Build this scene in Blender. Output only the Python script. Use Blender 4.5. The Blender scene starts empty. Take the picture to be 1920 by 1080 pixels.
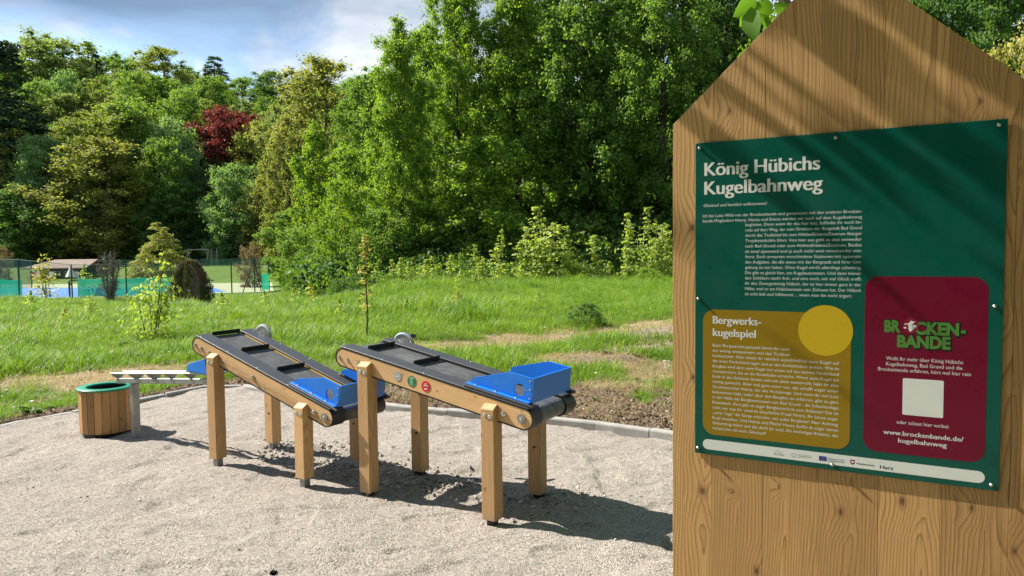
import bpy, bmesh, math, random
import numpy as np
from mathutils import Vector, Matrix

# ------------------------------------------------------------------ camera, sky, sun, exposure
sc = bpy.context.scene
EYE = 1.6
FOC, PITCH, ROLL = 1385.2, 0.0544, -0.0112          # focal length in photo pixels, radians
FW = np.array([0, math.cos(PITCH), -math.sin(PITCH)])
_up = np.array([0, math.sin(PITCH), math.cos(PITCH)]); _rt = np.array([1.0, 0, 0])
RT = _rt*math.cos(ROLL) + _up*math.sin(ROLL)
UP = -_rt*math.sin(ROLL) + _up*math.cos(ROLL)
cam = bpy.data.cameras.new('camera'); camo = bpy.data.objects.new('camera', cam)
sc.collection.objects.link(camo)
m = Matrix.Identity(4)
for i in range(3):
    m[i][0], m[i][1], m[i][2] = RT[i], UP[i], -FW[i]
m[2][3] = EYE
camo.matrix_world = m
cam.lens = FOC/1920*36; cam.sensor_width = 36; cam.clip_start = 0.05; cam.clip_end = 2000
sc.camera = camo

SUN_EL, SUN_PHI = math.radians(42), math.radians(-21.5)   # elevation; heading in which shadows fall (from +x)
SD = Vector((-math.cos(SUN_PHI)*math.cos(SUN_EL), -math.sin(SUN_PHI)*math.cos(SUN_EL), math.sin(SUN_EL)))
world = bpy.data.worlds.new('World'); sc.world = world; world.use_nodes = True
nt = world.node_tree; nt.nodes.clear()
def wn(t, **k):
    n = nt.nodes.new(t)
    for a, b in k.items(): setattr(n, a, b)
    return n
sky = wn('ShaderNodeTexSky', sky_type='NISHITA', sun_disc=False)
sky.sun_elevation = SUN_EL
sky.sun_rotation = math.atan2(SD.x, SD.y)
sky.altitude = 300; sky.air_density = 1.0; sky.dust_density = 0.6; sky.ozone_density = 1.5
tc = wn('ShaderNodeTexCoord'); sep = wn('ShaderNodeSeparateXYZ')
nt.links.new(tc.outputs['Generated'], sep.inputs[0])
def wm(op, a, b=None, c=None):
    n = wn('ShaderNodeMath', operation=op)
    for i, v in enumerate((a, b, c)):
        if v is None: continue
        if isinstance(v, (int, float)): n.inputs[i].default_value = v
        else: nt.links.new(v, n.inputs[i])
    return n.outputs[0]
zz = wm('ADD', wm('MAXIMUM', sep.outputs['Z'], 0.0), 0.16)
cx_ = wm('DIVIDE', sep.outputs['X'], zz); cy_ = wm('DIVIDE', sep.outputs['Y'], zz)
comb = wn('ShaderNodeCombineXYZ')
nt.links.new(cx_, comb.inputs[0]); nt.links.new(cy_, comb.inputs[1]); comb.inputs[2].default_value = 3.1
def wnoise(scale, detail, rough, off, dist=0.0):
    mp = wn('ShaderNodeMapping'); mp.inputs['Location'].default_value = off
    nt.links.new(comb.outputs[0], mp.inputs['Vector'])
    n = wn('ShaderNodeTexNoise'); n.inputs['Scale'].default_value = scale; n.inputs['Detail'].default_value = detail
    n.inputs['Roughness'].default_value = rough; n.inputs['Distortion'].default_value = dist
    nt.links.new(mp.outputs[0], n.inputs['Vector']); return n.outputs['Fac']
def wramp(fac, stops):
    r = wn('ShaderNodeValToRGB'); cr = r.color_ramp
    while len(cr.elements) < len(stops): cr.elements.new(0.5)
    for e, (p, c) in zip(cr.elements, stops):
        e.position = p; e.color = (c[0], c[1], c[2], 1) if hasattr(c, '__len__') else (c, c, c, 1)
    nt.links.new(fac, r.inputs[0]); return r.outputs[0]
def wmix(fac, a, b):
    n = wn('ShaderNodeMix', data_type='RGBA')
    nt.links.new(fac, n.inputs[0])
    for s, v in ((6, a), (7, b)):
        if isinstance(v, tuple): n.inputs[s].default_value = (*v, 1)
        else: nt.links.new(v, n.inputs[s])
    return n.outputs[2]
# pale ragged cumulus, then a darker flat-bellied bank over them
cloud1 = wramp(wnoise(0.9, 10, 0.62, (3.94, 4.46, 0), 0.35), [(0.44, 0.0), (0.53, 1.0)])
shade1 = wramp(wnoise(2.2, 7, 0.62, (5.2, 1.4, 2)), [(0.34, (3.0, 3.5, 4.4)), (0.54, (6.4, 6.5, 6.6))])
lift = wm('MULTIPLY', wm('MINIMUM', wm('MAXIMUM', wm('SUBTRACT', sep.outputs['Z'], 0.235), -0.12), 0.06), 1.3)
cloud2 = wramp(wm('ADD', wnoise(0.42, 6, 0.52, (2.10, 2.08, 1), 0.15), lift), [(0.44, 0.0), (0.58, 0.95)])
shade2 = wramp(wnoise(0.9, 5, 0.55, (1.2, 4.4, 5)), [(0.25, (.72, 1.2, 1.95)), (0.75, (1.4, 2.05, 3.0))])
c = wmix(cloud1, sky.outputs[0], shade1)
c = wmix(cloud2, c, shade2)
bg = wn('ShaderNodeBackground'); bg.inputs['Strength'].default_value = 0.09
wo = wn('ShaderNodeOutputWorld')
nt.links.new(c, bg.inputs['Color']); nt.links.new(bg.outputs[0], wo.inputs['Surface'])

sl = bpy.data.lights.new('sun', 'SUN'); sl.energy = 5.0; sl.angle = math.radians(0.53); sl.color = (1.0, 0.94, 0.84)
so = bpy.data.objects.new('sun', sl); sc.collection.objects.link(so)
so.rotation_euler = SD.to_track_quat('Z', 'Y').to_euler()
sc.view_settings.view_transform = 'Standard'; sc.view_settings.look = 'None'
sc.view_settings.gamma = 1.0; sc.view_settings.exposure = 1.3
sc.cycles.use_denoising = True
sc.cycles.max_bounces = 8; sc.cycles.diffuse_bounces = 3; sc.cycles.glossy_bounces = 2
sc.cycles.transmission_bounces = 4; sc.cycles.transparent_max_bounces = 12
sc.cycles.caustics_reflective = False; sc.cycles.caustics_refractive = False
sc.cycles.sample_clamp_indirect = 6.0

# ------------------------------------------------------------------ helpers
rng = np.random.default_rng(7)
random.seed(7)
COL = sc.collection
def ray(px, py): return FW + RT*(px-960)/FOC + UP*(540-py)/FOC
def sstep(a, b, x):
    t = np.clip((np.asarray(x, float)-a)/(b-a), 0, 1); return t*t*(3-2*t)
_tab = np.random.default_rng(3).random((256, 256))
def vnoise(x, y, s=0):
    x = np.asarray(x, float)+17.3*s; y = np.asarray(y, float)+5.9*s
    xi = np.floor(x).astype(int); yi = np.floor(y).astype(int); fx = x-xi; fy = y-yi
    fx = fx*fx*(3-2*fx); fy = fy*fy*(3-2*fy)
    g = lambda i, j: _tab[(xi+i) % 256, (yi+j) % 256]
    return (g(0, 0)*(1-fx)+g(1, 0)*fx)*(1-fy)+(g(0, 1)*(1-fx)+g(1, 1)*fx)*fy
def fbm(x, y, o=4, s=0):
    r = 0; a = 0.5; t = 0
    for k in range(o):
        r = r+a*vnoise(np.asarray(x)*2**k, np.asarray(y)*2**k, s+k*3); t += a; a *= .5
    return r/t
def gz(x, y):
    """height of the terrain: level play area, meadow falling to the court on the left, wooded hill behind"""
    x = np.asarray(x, float); y = np.asarray(y, float)
    u = x/np.maximum(y, 1.0)
    L = sstep(-.10, -.33, u)
    z = -1.5*L*sstep(9, 47, y) + L*1.25*sstep(76, 87, y)
    z = z + L*np.clip(y-99, 0, 60)*0.48 + (1-L)*(np.clip(y-39, 0, 60)*0.33)
    z = z + .22*sstep(1.6, 4.5, x)*sstep(7.2, 9.5, y)*(1-sstep(13, 22, y))
    far = sstep(9, 16, y)*(1-sstep(44, 48, y)*L)
    z = z + far*(fbm(x*.35, y*.35, 3)-.5)*.22
    return z
def hit(px, py):
    d = ray(px, py); t = 2.0; last = t
    while t < 600:
        P = d*t
        if P[2]+EYE < gz(P[0], P[1]): break
        last = t; t *= 1.01
    lo, hi = last, t
    for _ in range(30):
        mid = (lo+hi)/2; P = d*mid
        if P[2]+EYE < gz(P[0], P[1]): hi = mid
        else: lo = mid
    P = d*hi
    return float(P[0]), float(P[1]), float(gz(P[0], P[1]))
def at_depth(px, py, D):
    d = ray(px, py); t = D/d[1]; P = d*t; return float(P[0]), D, float(P[2]+EYE)

def link(o, parent=None):
    COL.objects.link(o)
    if parent is not None: o.parent = parent
    return o
def tag(o, label=None, cat=None, group=None, kind=None):
    if label: o['label'] = label
    if cat: o['category'] = cat
    if group: o['group'] = group
    if kind: o['kind'] = kind
    return o
def thing(name, label, cat, loc=(0, 0, 0), rz=0, group=None):
    o = bpy.data.objects.new(name, None); o.empty_display_size = .1
    o.location = loc; o.rotation_euler = (0, 0, rz)
    return tag(link(o), label, cat, group)
def mesh_np(name, V, F, smooth=False):
    """fast mesh from vertex array and an (n,k) face array"""
    V = np.ascontiguousarray(V, np.float32); F = np.ascontiguousarray(F, np.int32)
    me = bpy.data.meshes.new(name); n, k = F.shape
    me.vertices.add(len(V)); me.vertices.foreach_set('co', V.ravel())
    me.loops.add(n*k); me.loops.foreach_set('vertex_index', F.ravel())
    me.polygons.add(n); me.polygons.foreach_set('loop_start', np.arange(0, n*k, k, dtype=np.int32))
    me.update(calc_edges=True)
    if smooth: me.polygons.foreach_set('use_smooth', np.ones(n, bool))
    return me
def fattr(me, name, vals, typ='FLOAT'):
    a = me.attributes.new(name, typ, 'POINT')
    v = np.ascontiguousarray(vals, np.float32).ravel()
    a.data.foreach_set('vector' if typ == 'FLOAT_VECTOR' else 'value', v)
class B:
    """collects shapes in a bmesh; build() links them as one mesh object"""
    def __init__(s): s.bm = bmesh.new()
    def box(s, c, size, R=None, bevel=0.0, seg=1):
        v = bmesh.ops.create_cube(s.bm, size=1.0)['verts']
        M = Matrix.Translation(Vector(c)) @ (R.to_4x4() if R is not None else Matrix.Identity(4)) @ Matrix.Diagonal((*size, 1))
        bmesh.ops.transform(s.bm, matrix=M, verts=v)
        if bevel:
            es = list({e for w in v for e in w.link_edges})
            bmesh.ops.bevel(s.bm, geom=es, offset=bevel, segments=seg, affect='EDGES', profile=.6)
        return s
    def cyl(s, a, b, r, n=12, r2=None, cap=True, bevel=0.0):
        a = Vector(a); b = Vector(b); d = b-a
        g = bmesh.ops.create_cone(s.bm, cap_ends=cap, segments=n, radius1=r, radius2=r if r2 is None else r2, depth=d.length)
        M = Matrix.Translation((a+b)/2) @ d.to_track_quat('Z', 'Y').to_matrix().to_4x4()
        bmesh.ops.transform(s.bm, matrix=M, verts=g['verts'])
        return s
    def ball(s, c, r, sub=1, sc_=(1, 1, 1)):
        g = bmesh.ops.create_icosphere(s.bm, subdivisions=sub, radius=r)
        bmesh.ops.transform(s.bm, matrix=Matrix.Translation(Vector(c)) @ Matrix.Diagonal((*sc_, 1)), verts=g['verts'])
        return s
    def prism(s, poly, ext, holes=(), bevel=0.0):
        """poly: list of 3D points of a flat outline; ext: extrusion vector"""
        vs = [s.bm.verts.new(p) for p in poly]
        f = s.bm.faces.new(vs)
        g = bmesh.ops.extrude_face_region(s.bm, geom=[f])
        nv = [e for e in g['geom'] if isinstance(e, bmesh.types.BMVert)]
        bmesh.ops.translate(s.bm, vec=Vector(ext), verts=nv)
        if bevel:
            es = list({e for w in vs+nv for e in w.link_edges})
            bmesh.ops.bevel(s.bm, geom=es, offset=bevel, segments=1, affect='EDGES')
        return s
    def shell(s, inner, outer, ext):
        """closed ring between two outlines of equal length, extruded"""
        n = len(inner); e = Vector(ext)
        a = [s.bm.verts.new(p) for p in inner]; b = [s.bm.verts.new(p) for p in outer]
        c_ = [s.bm.verts.new(Vector(p)+e) for p in inner]; d = [s.bm.verts.new(Vector(p)+e) for p in outer]
        for i in range(n):
            j = (i+1) % n
            s.bm.faces.new((a[i], a[j], b[j], b[i])); s.bm.faces.new((d[i], d[j], c_[j], c_[i]))
            s.bm.faces.new((b[i], b[j], d[j], d[i])); s.bm.faces.new((c_[i], c_[j], a[j], a[i]))
        return s
    def tube(s, pts, r, n=6):
        pts = [Vector(p) for p in pts]; rr = r if hasattr(r, '__len__') else [r]*len(pts); rings = []
        for i, p in enumerate(pts):
            d = (pts[min(i+1, len(pts)-1)]-pts[max(i-1, 0)]).normalized()
            q = d.to_track_quat('Z', 'Y')
            rings.append([s.bm.verts.new(p+q @ Vector((rr[i]*math.cos(k*6.2832/n), rr[i]*math.sin(k*6.2832/n), 0))) for k in range(n)])
        for a, b in zip(rings, rings[1:]):
            for k in range(n): s.bm.faces.new((a[k], a[(k+1) % n], b[(k+1) % n], b[k]))
        s.bm.faces.new(list(reversed(rings[0]))); s.bm.faces.new(rings[-1]); return s
    def build(s, name, mat, parent=None, smooth=False, along=None, seed=None):
        bmesh.ops.recalc_face_normals(s.bm, faces=s.bm.faces)
        me = bpy.data.meshes.new(name); s.bm.to_mesh(me); s.bm.free()
        if mat is not None: me.materials.append(mat)
        if smooth:
            me.polygons.foreach_set('use_smooth', np.ones(len(me.polygons), bool))
            try: me.set_sharp_from_angle(angle=math.radians(40))
            except Exception: pass
        if along is not None: wood_coords(me, along)
        return link(bpy.data.objects.new(name, me), parent)
_wood_n = [0]
def wood_coords(me, along):
    """grain coordinates: z along the fibre, each piece from another spot of the log"""
    _wood_n[0] += 1; rr = random.Random(_wood_n[0]*13+5)
    a = Vector(along).normalized(); b = a.orthogonal().normalized()
    if abs(a.z) > .5: b = Vector((1, 0, 0)); b = (b-a*b.dot(a)).normalized()
    c_ = a.cross(b)
    n = len(me.vertices); co = np.zeros(n*3, np.float32); me.vertices.foreach_get('co', co); co = co.reshape(-1, 3)
    M = np.array([b, c_, a]).T
    off = np.array([rr.uniform(-.05, .05)+rr.choice((-.06, .0, .07)), rr.uniform(.02, .09), rr.uniform(0, 40)])
    loc = co @ M; mid = (loc.max(0)+loc.min(0))/2
    fattr(me, 'wc', loc-np.array([mid[0], mid[1], 0])+off, 'FLOAT_VECTOR')
    fattr(me, 'wr', np.full(n, rr.random()))

# ------------------------------------------------------------------ materials
def mat(name):
    mt = bpy.data.materials.new(name); mt.use_nodes = True
    return mt, mt.node_tree, mt.node_tree.nodes['Principled BSDF']
class N:
    def __init__(s, t): s.t = t
    def __call__(s, typ, ins=None, **k):
        n = s.t.nodes.new(typ)
        for a, b in k.items(): setattr(n, a, b)
        for key, v in (ins or {}).items():
            if isinstance(v, bpy.types.NodeSocket): s.t.links.new(v, n.inputs[key])
            else: n.inputs[key].default_value = v
        return n
    def math(s, op, a, b=0.0, clamp=False):
        n = s('ShaderNodeMath', {0: a, 1: b}, operation=op); n.use_clamp = clamp; return n.outputs[0]
    def ramp(s, f, stops):
        r = s('ShaderNodeValToRGB', {0: f}); cr = r.color_ramp
        while len(cr.elements) < len(stops): cr.elements.new(.5)
        for e, (p, c_) in zip(cr.elements, stops):
            e.position = p; e.color = (*c_, 1) if hasattr(c_, '__len__') else (c_, c_, c_, 1)
        return r.outputs[0]
    def mix(s, f, a, b, blend='MIX'):
        n = s('ShaderNodeMix', data_type='RGBA', blend_type=blend)
        for k, v in ((0, f), (6, a), (7, b)):
            if isinstance(v, bpy.types.NodeSocket): s.t.links.new(v, n.inputs[k])
            else: n.inputs[k].default_value = (*v, 1) if hasattr(v, '__len__') else v
        return n.outputs[2]
    def noise(s, vec, scale, detail=3, rough=.55, dist=0.0, out='Fac'):
        return s('ShaderNodeTexNoise', {'Vector': vec, 'Scale': scale, 'Detail': detail, 'Roughness': rough, 'Distortion': dist}).outputs[out]
    def bump(s, h, strength, dist, normal=None):
        d = {'Height': h, 'Strength': strength, 'Distance': dist}
        if normal is not None: d['Normal'] = normal
        return s('ShaderNodeBump', d).outputs[0]
    def L(s, a, b): s.t.links.new(a, b)
def plain(name, col, rough=.5, metal=0.0, var=.12, scale=12, bump=0.0, bscale=200, spec=.5):
    mt, t, p = mat(name); n = N(t)
    oc = n('ShaderNodeTexCoord').outputs['Object']
    f = n.noise(oc, scale, 5, .6)
    k = n.ramp(f, [(.25, 1-var), (.75, 1+var)])
    n.L(n.mix(1.0, (*col,), k, 'MULTIPLY'), p.inputs['Base Color'])
    n.L(n.ramp(n.noise(oc, scale*3, 4), [(.3, max(rough-.1, .02)), (.7, min(rough+.1, 1))]), p.inputs['Roughness'])
    p.inputs['Metallic'].default_value = metal; p.inputs['Specular IOR Level'].default_value = spec
    if bump: n.L(n.bump(n.noise(oc, bscale, 3), bump, .001), p.inputs['Normal'])
    return mt
def wood(name, light, dark, knot=(.09, .04, .018), freq=120, kscale=5.0, rough=.6, varied=.25, line=1.0, wob=.085, splash=False):
    mt, t, p = mat(name); n = N(t)
    wc = n('ShaderNodeAttribute', attribute_name='wc').outputs['Vector']
    wr = n('ShaderNodeAttribute', attribute_name='wr').outputs['Fac']
    orn = n('ShaderNodeObjectInfo').outputs['Random']
    wc = n('ShaderNodeVectorMath', {0: wc, 1: n('ShaderNodeCombineXYZ', {0: n.math('MULTIPLY', orn, .05), 2: n.math('MULTIPLY', orn, 17.0)}).outputs[0]}, operation='ADD').outputs[0]
    slow = n('ShaderNodeMapping', {'Vector': wc, 'Scale': (5, 5, 1.7)}).outputs[0]
    wobc = n('ShaderNodeTexNoise', {'Vector': slow, 'Scale': 1.0, 'Detail': 2.0}).outputs['Color']
    wob2 = n('ShaderNodeVectorMath', {0: wobc, 1: (.5, .5, .5)}, operation='SUBTRACT').outputs[0]
    wob3 = n('ShaderNodeVectorMath', {0: wob2, 1: (wob, wob, 0)}, operation='MULTIPLY').outputs[0]
    pos = n('ShaderNodeVectorMath', {0: wc, 1: wob3}, operation='ADD').outputs[0]
    s3 = n('ShaderNodeSeparateXYZ', {0: pos})
    # knots
    s4 = n('ShaderNodeSeparateXYZ', {0: wc})
    kv = n('ShaderNodeCombineXYZ', {0: n.math('MULTIPLY', n.math('ADD', s4.outputs[0], n.math('MULTIPLY', s4.outputs[1], .6)), kscale*1.35), 1: n.math('MULTIPLY', s4.outputs[2], kscale*.8)}).outputs[0]
    vo = n('ShaderNodeTexVoronoi', {'Vector': kv, 'Scale': 1.0, 'Randomness': 1.0}, feature='F1', voronoi_dimensions='2D')
    kcol = n('ShaderNodeSeparateColor', {0: vo.outputs['Color']}).outputs; kr = kcol[0]
    kd = n.math('MULTIPLY', vo.outputs['Distance'], n.math('ADD', n.math('MULTIPLY', kcol[1], 1.6), .75))
    on = n.math('GREATER_THAN', kr, .35)
    near = n.math('MULTIPLY', n.ramp(kd, [(0.0, 1.0), (.36, 0.0)]), on)
    rad = n.math('SQRT', n.math('ADD', n.math('MULTIPLY', s3.outputs[0], s3.outputs[0]), n.math('MULTIPLY', s3.outputs[1], s3.outputs[1])))
    r2 = n.math('ADD', rad, n.math('MULTIPLY', s3.outputs[2], .012))
    r3 = n.math('ADD', r2, n.math('MULTIPLY', near, .022))
    fine = n.noise(n('ShaderNodeMapping', {'Vector': wc, 'Scale': (55, 55, 2.2)}).outputs[0], 1.0, 3)
    r4 = n.math('ADD', n.math('MULTIPLY', r3, freq), n.math('MULTIPLY', fine, .55))
    fr = n.math('FRACT', r4)
    ring = n.ramp(fr, [(0.0, .04), (.5, .14), (.8, .5), (.91, 1.0), (.965, .8), (1.0, .04)])
    fib = n.noise(n('ShaderNodeMapping', {'Vector': wc, 'Scale': (520, 520, 6)}).outputs[0], 1.0, 2)
    tone = n.noise(n('ShaderNodeMapping', {'Vector': wc, 'Scale': (9, 9, .9)}).outputs[0], 1.0, 3)
    f = n.math('MULTIPLY', ring, n.math('ADD', n.math('MULTIPLY', tone, .9*line), .32*line), True)
    colr = n.mix(f, light, dark)
    colr = n.mix(1.0, colr, n.ramp(fib, [(.25, .72), (.75, 1.16)]), 'MULTIPLY')
    pv = n.math('ADD', n.math('MULTIPLY', wr, .6), n.math('MULTIPLY', tone, .4))
    colr = n.mix(1.0, colr, n.ramp(pv, [(.15, (1-varied, 1-varied*1.12, 1-varied*1.25)), (.85, (1+varied*.5, 1+varied*.5, 1+varied*.45))]), 'MULTIPLY')
    kmask = n.math('MULTIPLY', n.ramp(n.math('ADD', kd, n.math('MULTIPLY', fine, .03)), [(.035, 1.0), (.06, .4), (.12, 0.0)]), on)
    colr = n.mix(n.math('MULTIPLY', kmask, .85), colr, knot)
    if splash:                                   # grit and mud splashed on the foot of the posts
        gp = n('ShaderNodeNewGeometry').outputs['Position']; hz = n('ShaderNodeSeparateXYZ', {0: gp}).outputs[2]
        sp = n.math('ADD', n.math('MULTIPLY', hz, 5.5), n.math('MULTIPLY', n.noise(gp, 26, 5, .7), 1.1))
        colr = n.mix(n.ramp(sp, [(.55, .55), (1.05, 0.0)]), colr, (.27, .22, .175))
        colr = n.mix(n.ramp(n.noise(gp, 3.2, 5, .65), [(.52, 0.0), (.75, .35)]), colr, (.33, .235, .145))
    n.L(colr, p.inputs['Base Color'])
    n.L(n.ramp(fib, [(.2, rough-.1), (.8, rough+.12)]), p.inputs['Roughness'])
    p.inputs['Specular IOR Level'].default_value = .35
    b1 = n.bump(n.math('ADD', n.math('MULTIPLY', ring, -.4), fib), .22, .0007)
    n.L(b1, p.inputs['Normal'])
    return mt
def leafmat(name, c1, c2, trans=.45, gloss=.35, tcol=None, spread=1.0):
    """c1..c2: leaf colour range; light passing through turns it yellower"""
    mt, t, p = mat(name); n = N(t)
    out = t.nodes['Material Output']
    rnd = n('ShaderNodeNewGeometry').outputs['Random Per Island']
    cl = n('ShaderNodeAttribute', attribute_name='cl').outputs['Fac']
    orn = n('ShaderNodeObjectInfo').outputs['Random']
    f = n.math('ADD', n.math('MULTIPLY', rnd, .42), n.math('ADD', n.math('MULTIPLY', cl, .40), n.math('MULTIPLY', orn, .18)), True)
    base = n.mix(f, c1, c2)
    n.L(base, p.inputs['Base Color'])
    p.inputs['Roughness'].default_value = 1-gloss; p.inputs['Specular IOR Level'].default_value = .35
    tc_ = n.mix(1.0, base, tcol or (1.25, 1.25, .45), 'MULTIPLY')
    tr = n('ShaderNodeBsdfTranslucent', {'Color': tc_})
    mx = n('ShaderNodeMixShader', {0: trans, 1: p.outputs[0], 2: tr.outputs[0]})
    n.L(mx.outputs[0], out.inputs['Surface'])
    return mt
M_ = {}
M_['larch'] = wood('larch_wood', (.63, .40, .195), (.40, .21, .088), freq=105, varied=.36, splash=True)
M_['board'] = wood('glued_larch_board', (.575, .345, .138), (.25, .115, .040), freq=125, kscale=5.6, varied=.40, line=1.0, wob=.08)
M_['slat'] = wood('bin_slat_wood', (.57, .32, .14), (.36, .17, .065), freq=90, varied=.45)
M_['black'] = plain('black_rubber', (.012, .012, .013), .55, var=.3)
M_['cover'] = plain('anthracite_plastic', (.045, .047, .055), .48, var=.12, bump=.15, bscale=500)
def dusty(name, col, rough, dust, amount):
    mt, t, p = mat(name); n = N(t); oc = n('ShaderNodeTexCoord').outputs['Object']
    f = n.ramp(n.math('MULTIPLY', n.noise(oc, 9, 6, .7), n.noise(oc, 60, 4, .6)), [(.24, 0.0), (.46, amount)])
    scr = n.ramp(n.noise(n('ShaderNodeMapping', {'Vector': oc, 'Scale': (14, 14, 190), 'Rotation': (0, .3, 0)}).outputs[0], 1, 3, .6), [(.66, 0.0), (.72, amount*.6)])
    n.L(n.mix(n.math('MAXIMUM', f, scr), col, dust), p.inputs['Base Color'])
    n.L(n.ramp(f, [(0, rough), (.4, .75)]), p.inputs['Roughness']); return mt
M_['blue'] = dusty('blue_plastic', (.003, .165, .66), .36, (.20, .30, .45), .16)
M_['green_plastic'] = plain('green_plastic', (.006, .22, .13), .4, var=.06)
M_['yellow'] = plain('yellow_edge_plastic', (.75, .42, .06), .5)
M_['steel'] = plain('stainless_steel', (.62, .61, .58), .32, 1.0, var=.1, scale=30)
M_['galv'] = plain('galvanised_steel', (.27, .27, .26), .5, .8, var=.22, scale=14)
M_['darkmetal'] = plain('dark_metal', (.03, .03, .032), .5, .6)
M_['concrete'] = plain('kerb_concrete', (.28, .27, .25), .85, var=.22, scale=9, bump=.5, bscale=160)
M_['bark'] = plain('bark', (.075, .058, .042), .9, var=.5, scale=6, bump=.6, bscale=30)
M_['greybark'] = plain('grey_bark', (.17, .15, .13), .9, var=.35, scale=8, bump=.5, bscale=40)
M_['stem'] = plain('sapling_stem', (.10, .075, .045), .8, var=.3)
def belt_mat():
    mt, t, p = mat('conveyor_belt_rubber'); n = N(t); oc = n('ShaderNodeTexCoord').outputs['Object']
    dust = n.math('MULTIPLY', n.noise(oc, 7, 5, .65, .6), n.noise(n('ShaderNodeMapping', {'Vector': oc, 'Scale': (10, 60, 10)}).outputs[0], 1, 4, .6))
    f = n.ramp(dust, [(.10, 0.0), (.38, 1.0)])
    n.L(n.mix(f, (.028, .030, .032), (.125, .125, .12)), p.inputs['Base Color'])
    p.inputs['Roughness'].default_value = .5
    return mt
M_['belt'] = belt_mat()

# ------------------------------------------------------------------ ground
def g0(px, py):
    d = ray(px, py); t = -EYE/d[2]; return (d[0]*t, d[1]*t)
EDGE_PX = [(-300, 880), (-140, 836), (0, 800), (150, 772), (278, 748), (385, 727), (435, 724), (505, 735), (620, 752), (720, 767),
           (860, 781), (1000, 794), (1100, 804), (1264, 828), (1420, 858), (1600, 905)]
edge = [np.array(g0(*p)) for p in EDGE_PX]
def catmull(P, k=8):
    out = []
    for i in range(len(P)-1):
        p0, p1, p2, p3 = P[max(i-1, 0)], P[i], P[i+1], P[min(i+2, len(P)-1)]
        for t in np.arange(k)/k:
            out.append(.5*((2*p1)+(p2-p0)*t+(2*p0-5*p1+4*p2-p3)*t*t+(3*p1-p0-3*p2+p3)*t**3))
    return out+[P[-1]]
edge = np.array(catmull(edge))
poly = np.vstack([edge, [(3.6, 3.2), (4.2, 1.0), (3.5, -3.0), (0, -4.5), (-4.5, -3.0), (-6.3, 1.5), (-6.0, 4.2)]])
def sdist(x, y):
    """signed distance to the outline of the gravel (negative inside)"""
    P = np.stack([np.ravel(x), np.ravel(y)], 1); A = poly; Bq = np.roll(poly, -1, 0)
    best = np.full(len(P), 1e9); ins = np.zeros(len(P), bool)
    for a, b in zip(A, Bq):
        ab = b-a; t = np.clip(((P-a)@ab)/(ab@ab), 0, 1)
        best = np.minimum(best, np.hypot(*(P-(a+t[:, None]*ab)).T))
        c_ = ((a[1] > P[:, 1]) != (b[1] > P[:, 1]))
        xi = (b[0]-a[0])*(P[:, 1]-a[1])/(b[1]-a[1]+1e-12)+a[0]
        ins ^= c_ & (P[:, 0] < xi)
    return np.where(ins, -best, best).reshape(np.shape(x))
STRAW = [((110, 722), 1.3, .9, 1.0), ((10, 733), 1.1, .6, .9), ((235, 700), 1.1, .7, .9), ((890, 655), 2.0, 1.5, 1.0), ((1040, 640), 2.2, 1.3, .85), ((1190, 624), 2.2, 1.4, 1.0),
         ((1170, 697), 1.1, .65, 1.0), ((1240, 715), .8, .6, .9), ((1060, 690), 1.2, .7, .8), ((720, 690), 1.3, .9, .6), ((560, 695), 1.1, .8, .55),
         ((330, 700), .9, .6, .5), ((450, 590), 1.2, 1.4, .7), ((640, 660), 1.0, .9, .5), ((1130, 735), .8, .4, .6), ((500, 640), 1.0, 1.0, .45), ((800, 700), .9, .6, .6)]
MOUND = [((1235, 668), 1.4, 1.0, 1.2), ((1110, 688), 1.3, .5, 1.0), ((1300, 645), 2.0, 1.4, 1.2), ((960, 704), 1.0, .4, .8)]
def ell(x, y, lst, seed):
    r = np.zeros_like(x)
    w = .55*(fbm(x*1.3, y*1.3, 4, seed)-.5)*2
    for (px, py), rx, ry, s in lst:
        cx, cy = g0(px, py)
        d = np.hypot((x-cx)/rx, (y-cy)/ry)+w
        r = np.maximum(r, .82*s*(1-sstep(.30, 1.05, d)))
    return r
def masks(x, y):
    d = sdist(x, y)
    w = np.interp(x, [-6, -4, -2.5, -.6, .8, 4], [.40, .38, .55, .95, 1.75, 1.9])
    n = (fbm(x*2.2, y*2.2, 4, 11)-.5)
    soil = 1-sstep(.55, 1.15, d/w + n*1.1)
    soil = np.where(y < 0, np.maximum(soil, 0), soil)
    mound = ell(x, y, MOUND, 21)
    straw = np.maximum(ell(x, y, STRAW, 31), .75*sstep(.63, .78, fbm(x*.5, y*.5, 4, 41))*(1-sstep(14, 30, y)))
    straw = straw*np.where(x < -1.0, sstep(.45, 1.2, d), 1.0)
    return d, np.clip(soil, 0, 1), mound, np.clip(straw, 0, 1)
th = np.radians(np.concatenate([np.arange(-46, 46.01, .3), np.arange(49, 313.9, 3)]))     # heading from +y, clockwise
rr_ = [.4]
while rr_[-1] < 700: rr_.append(rr_[-1]*(1.013 if 5.0 < rr_[-1] < 16 else 1.035))
rr_ = np.array(rr_); nt_, nr = len(th), len(rr_)
RRg, TH = np.meshgrid(rr_, th, indexing='ij')
X = RRg*np.sin(TH); Y = RRg*np.cos(TH)
Z = gz(X, Y)
D, SOIL, MND, STR = masks(X, Y)
near = RRg < 14
Z = Z + np.where(near, -.16*(1-sstep(.02, .065, D)) + .045*sstep(.02, .065, D)*np.interp(X, [-6, -3.5, -1.5, 4], [.1, .4, 1.2, 1.3]), .05)
Z = Z + MND*.10*(D > .1) + (SOIL*.035*(fbm(X*9, Y*9, 3, 5)-.5) + STR*.04*(fbm(X*6, Y*6, 3, 8)-.3))*(D > .1)
V = np.stack([X, Y, Z], -1).reshape(-1, 3)
ii, jj = np.meshgrid(np.arange(nr-1), np.arange(nt_), indexing='ij'); j2 = (jj+1) % nt_
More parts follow.
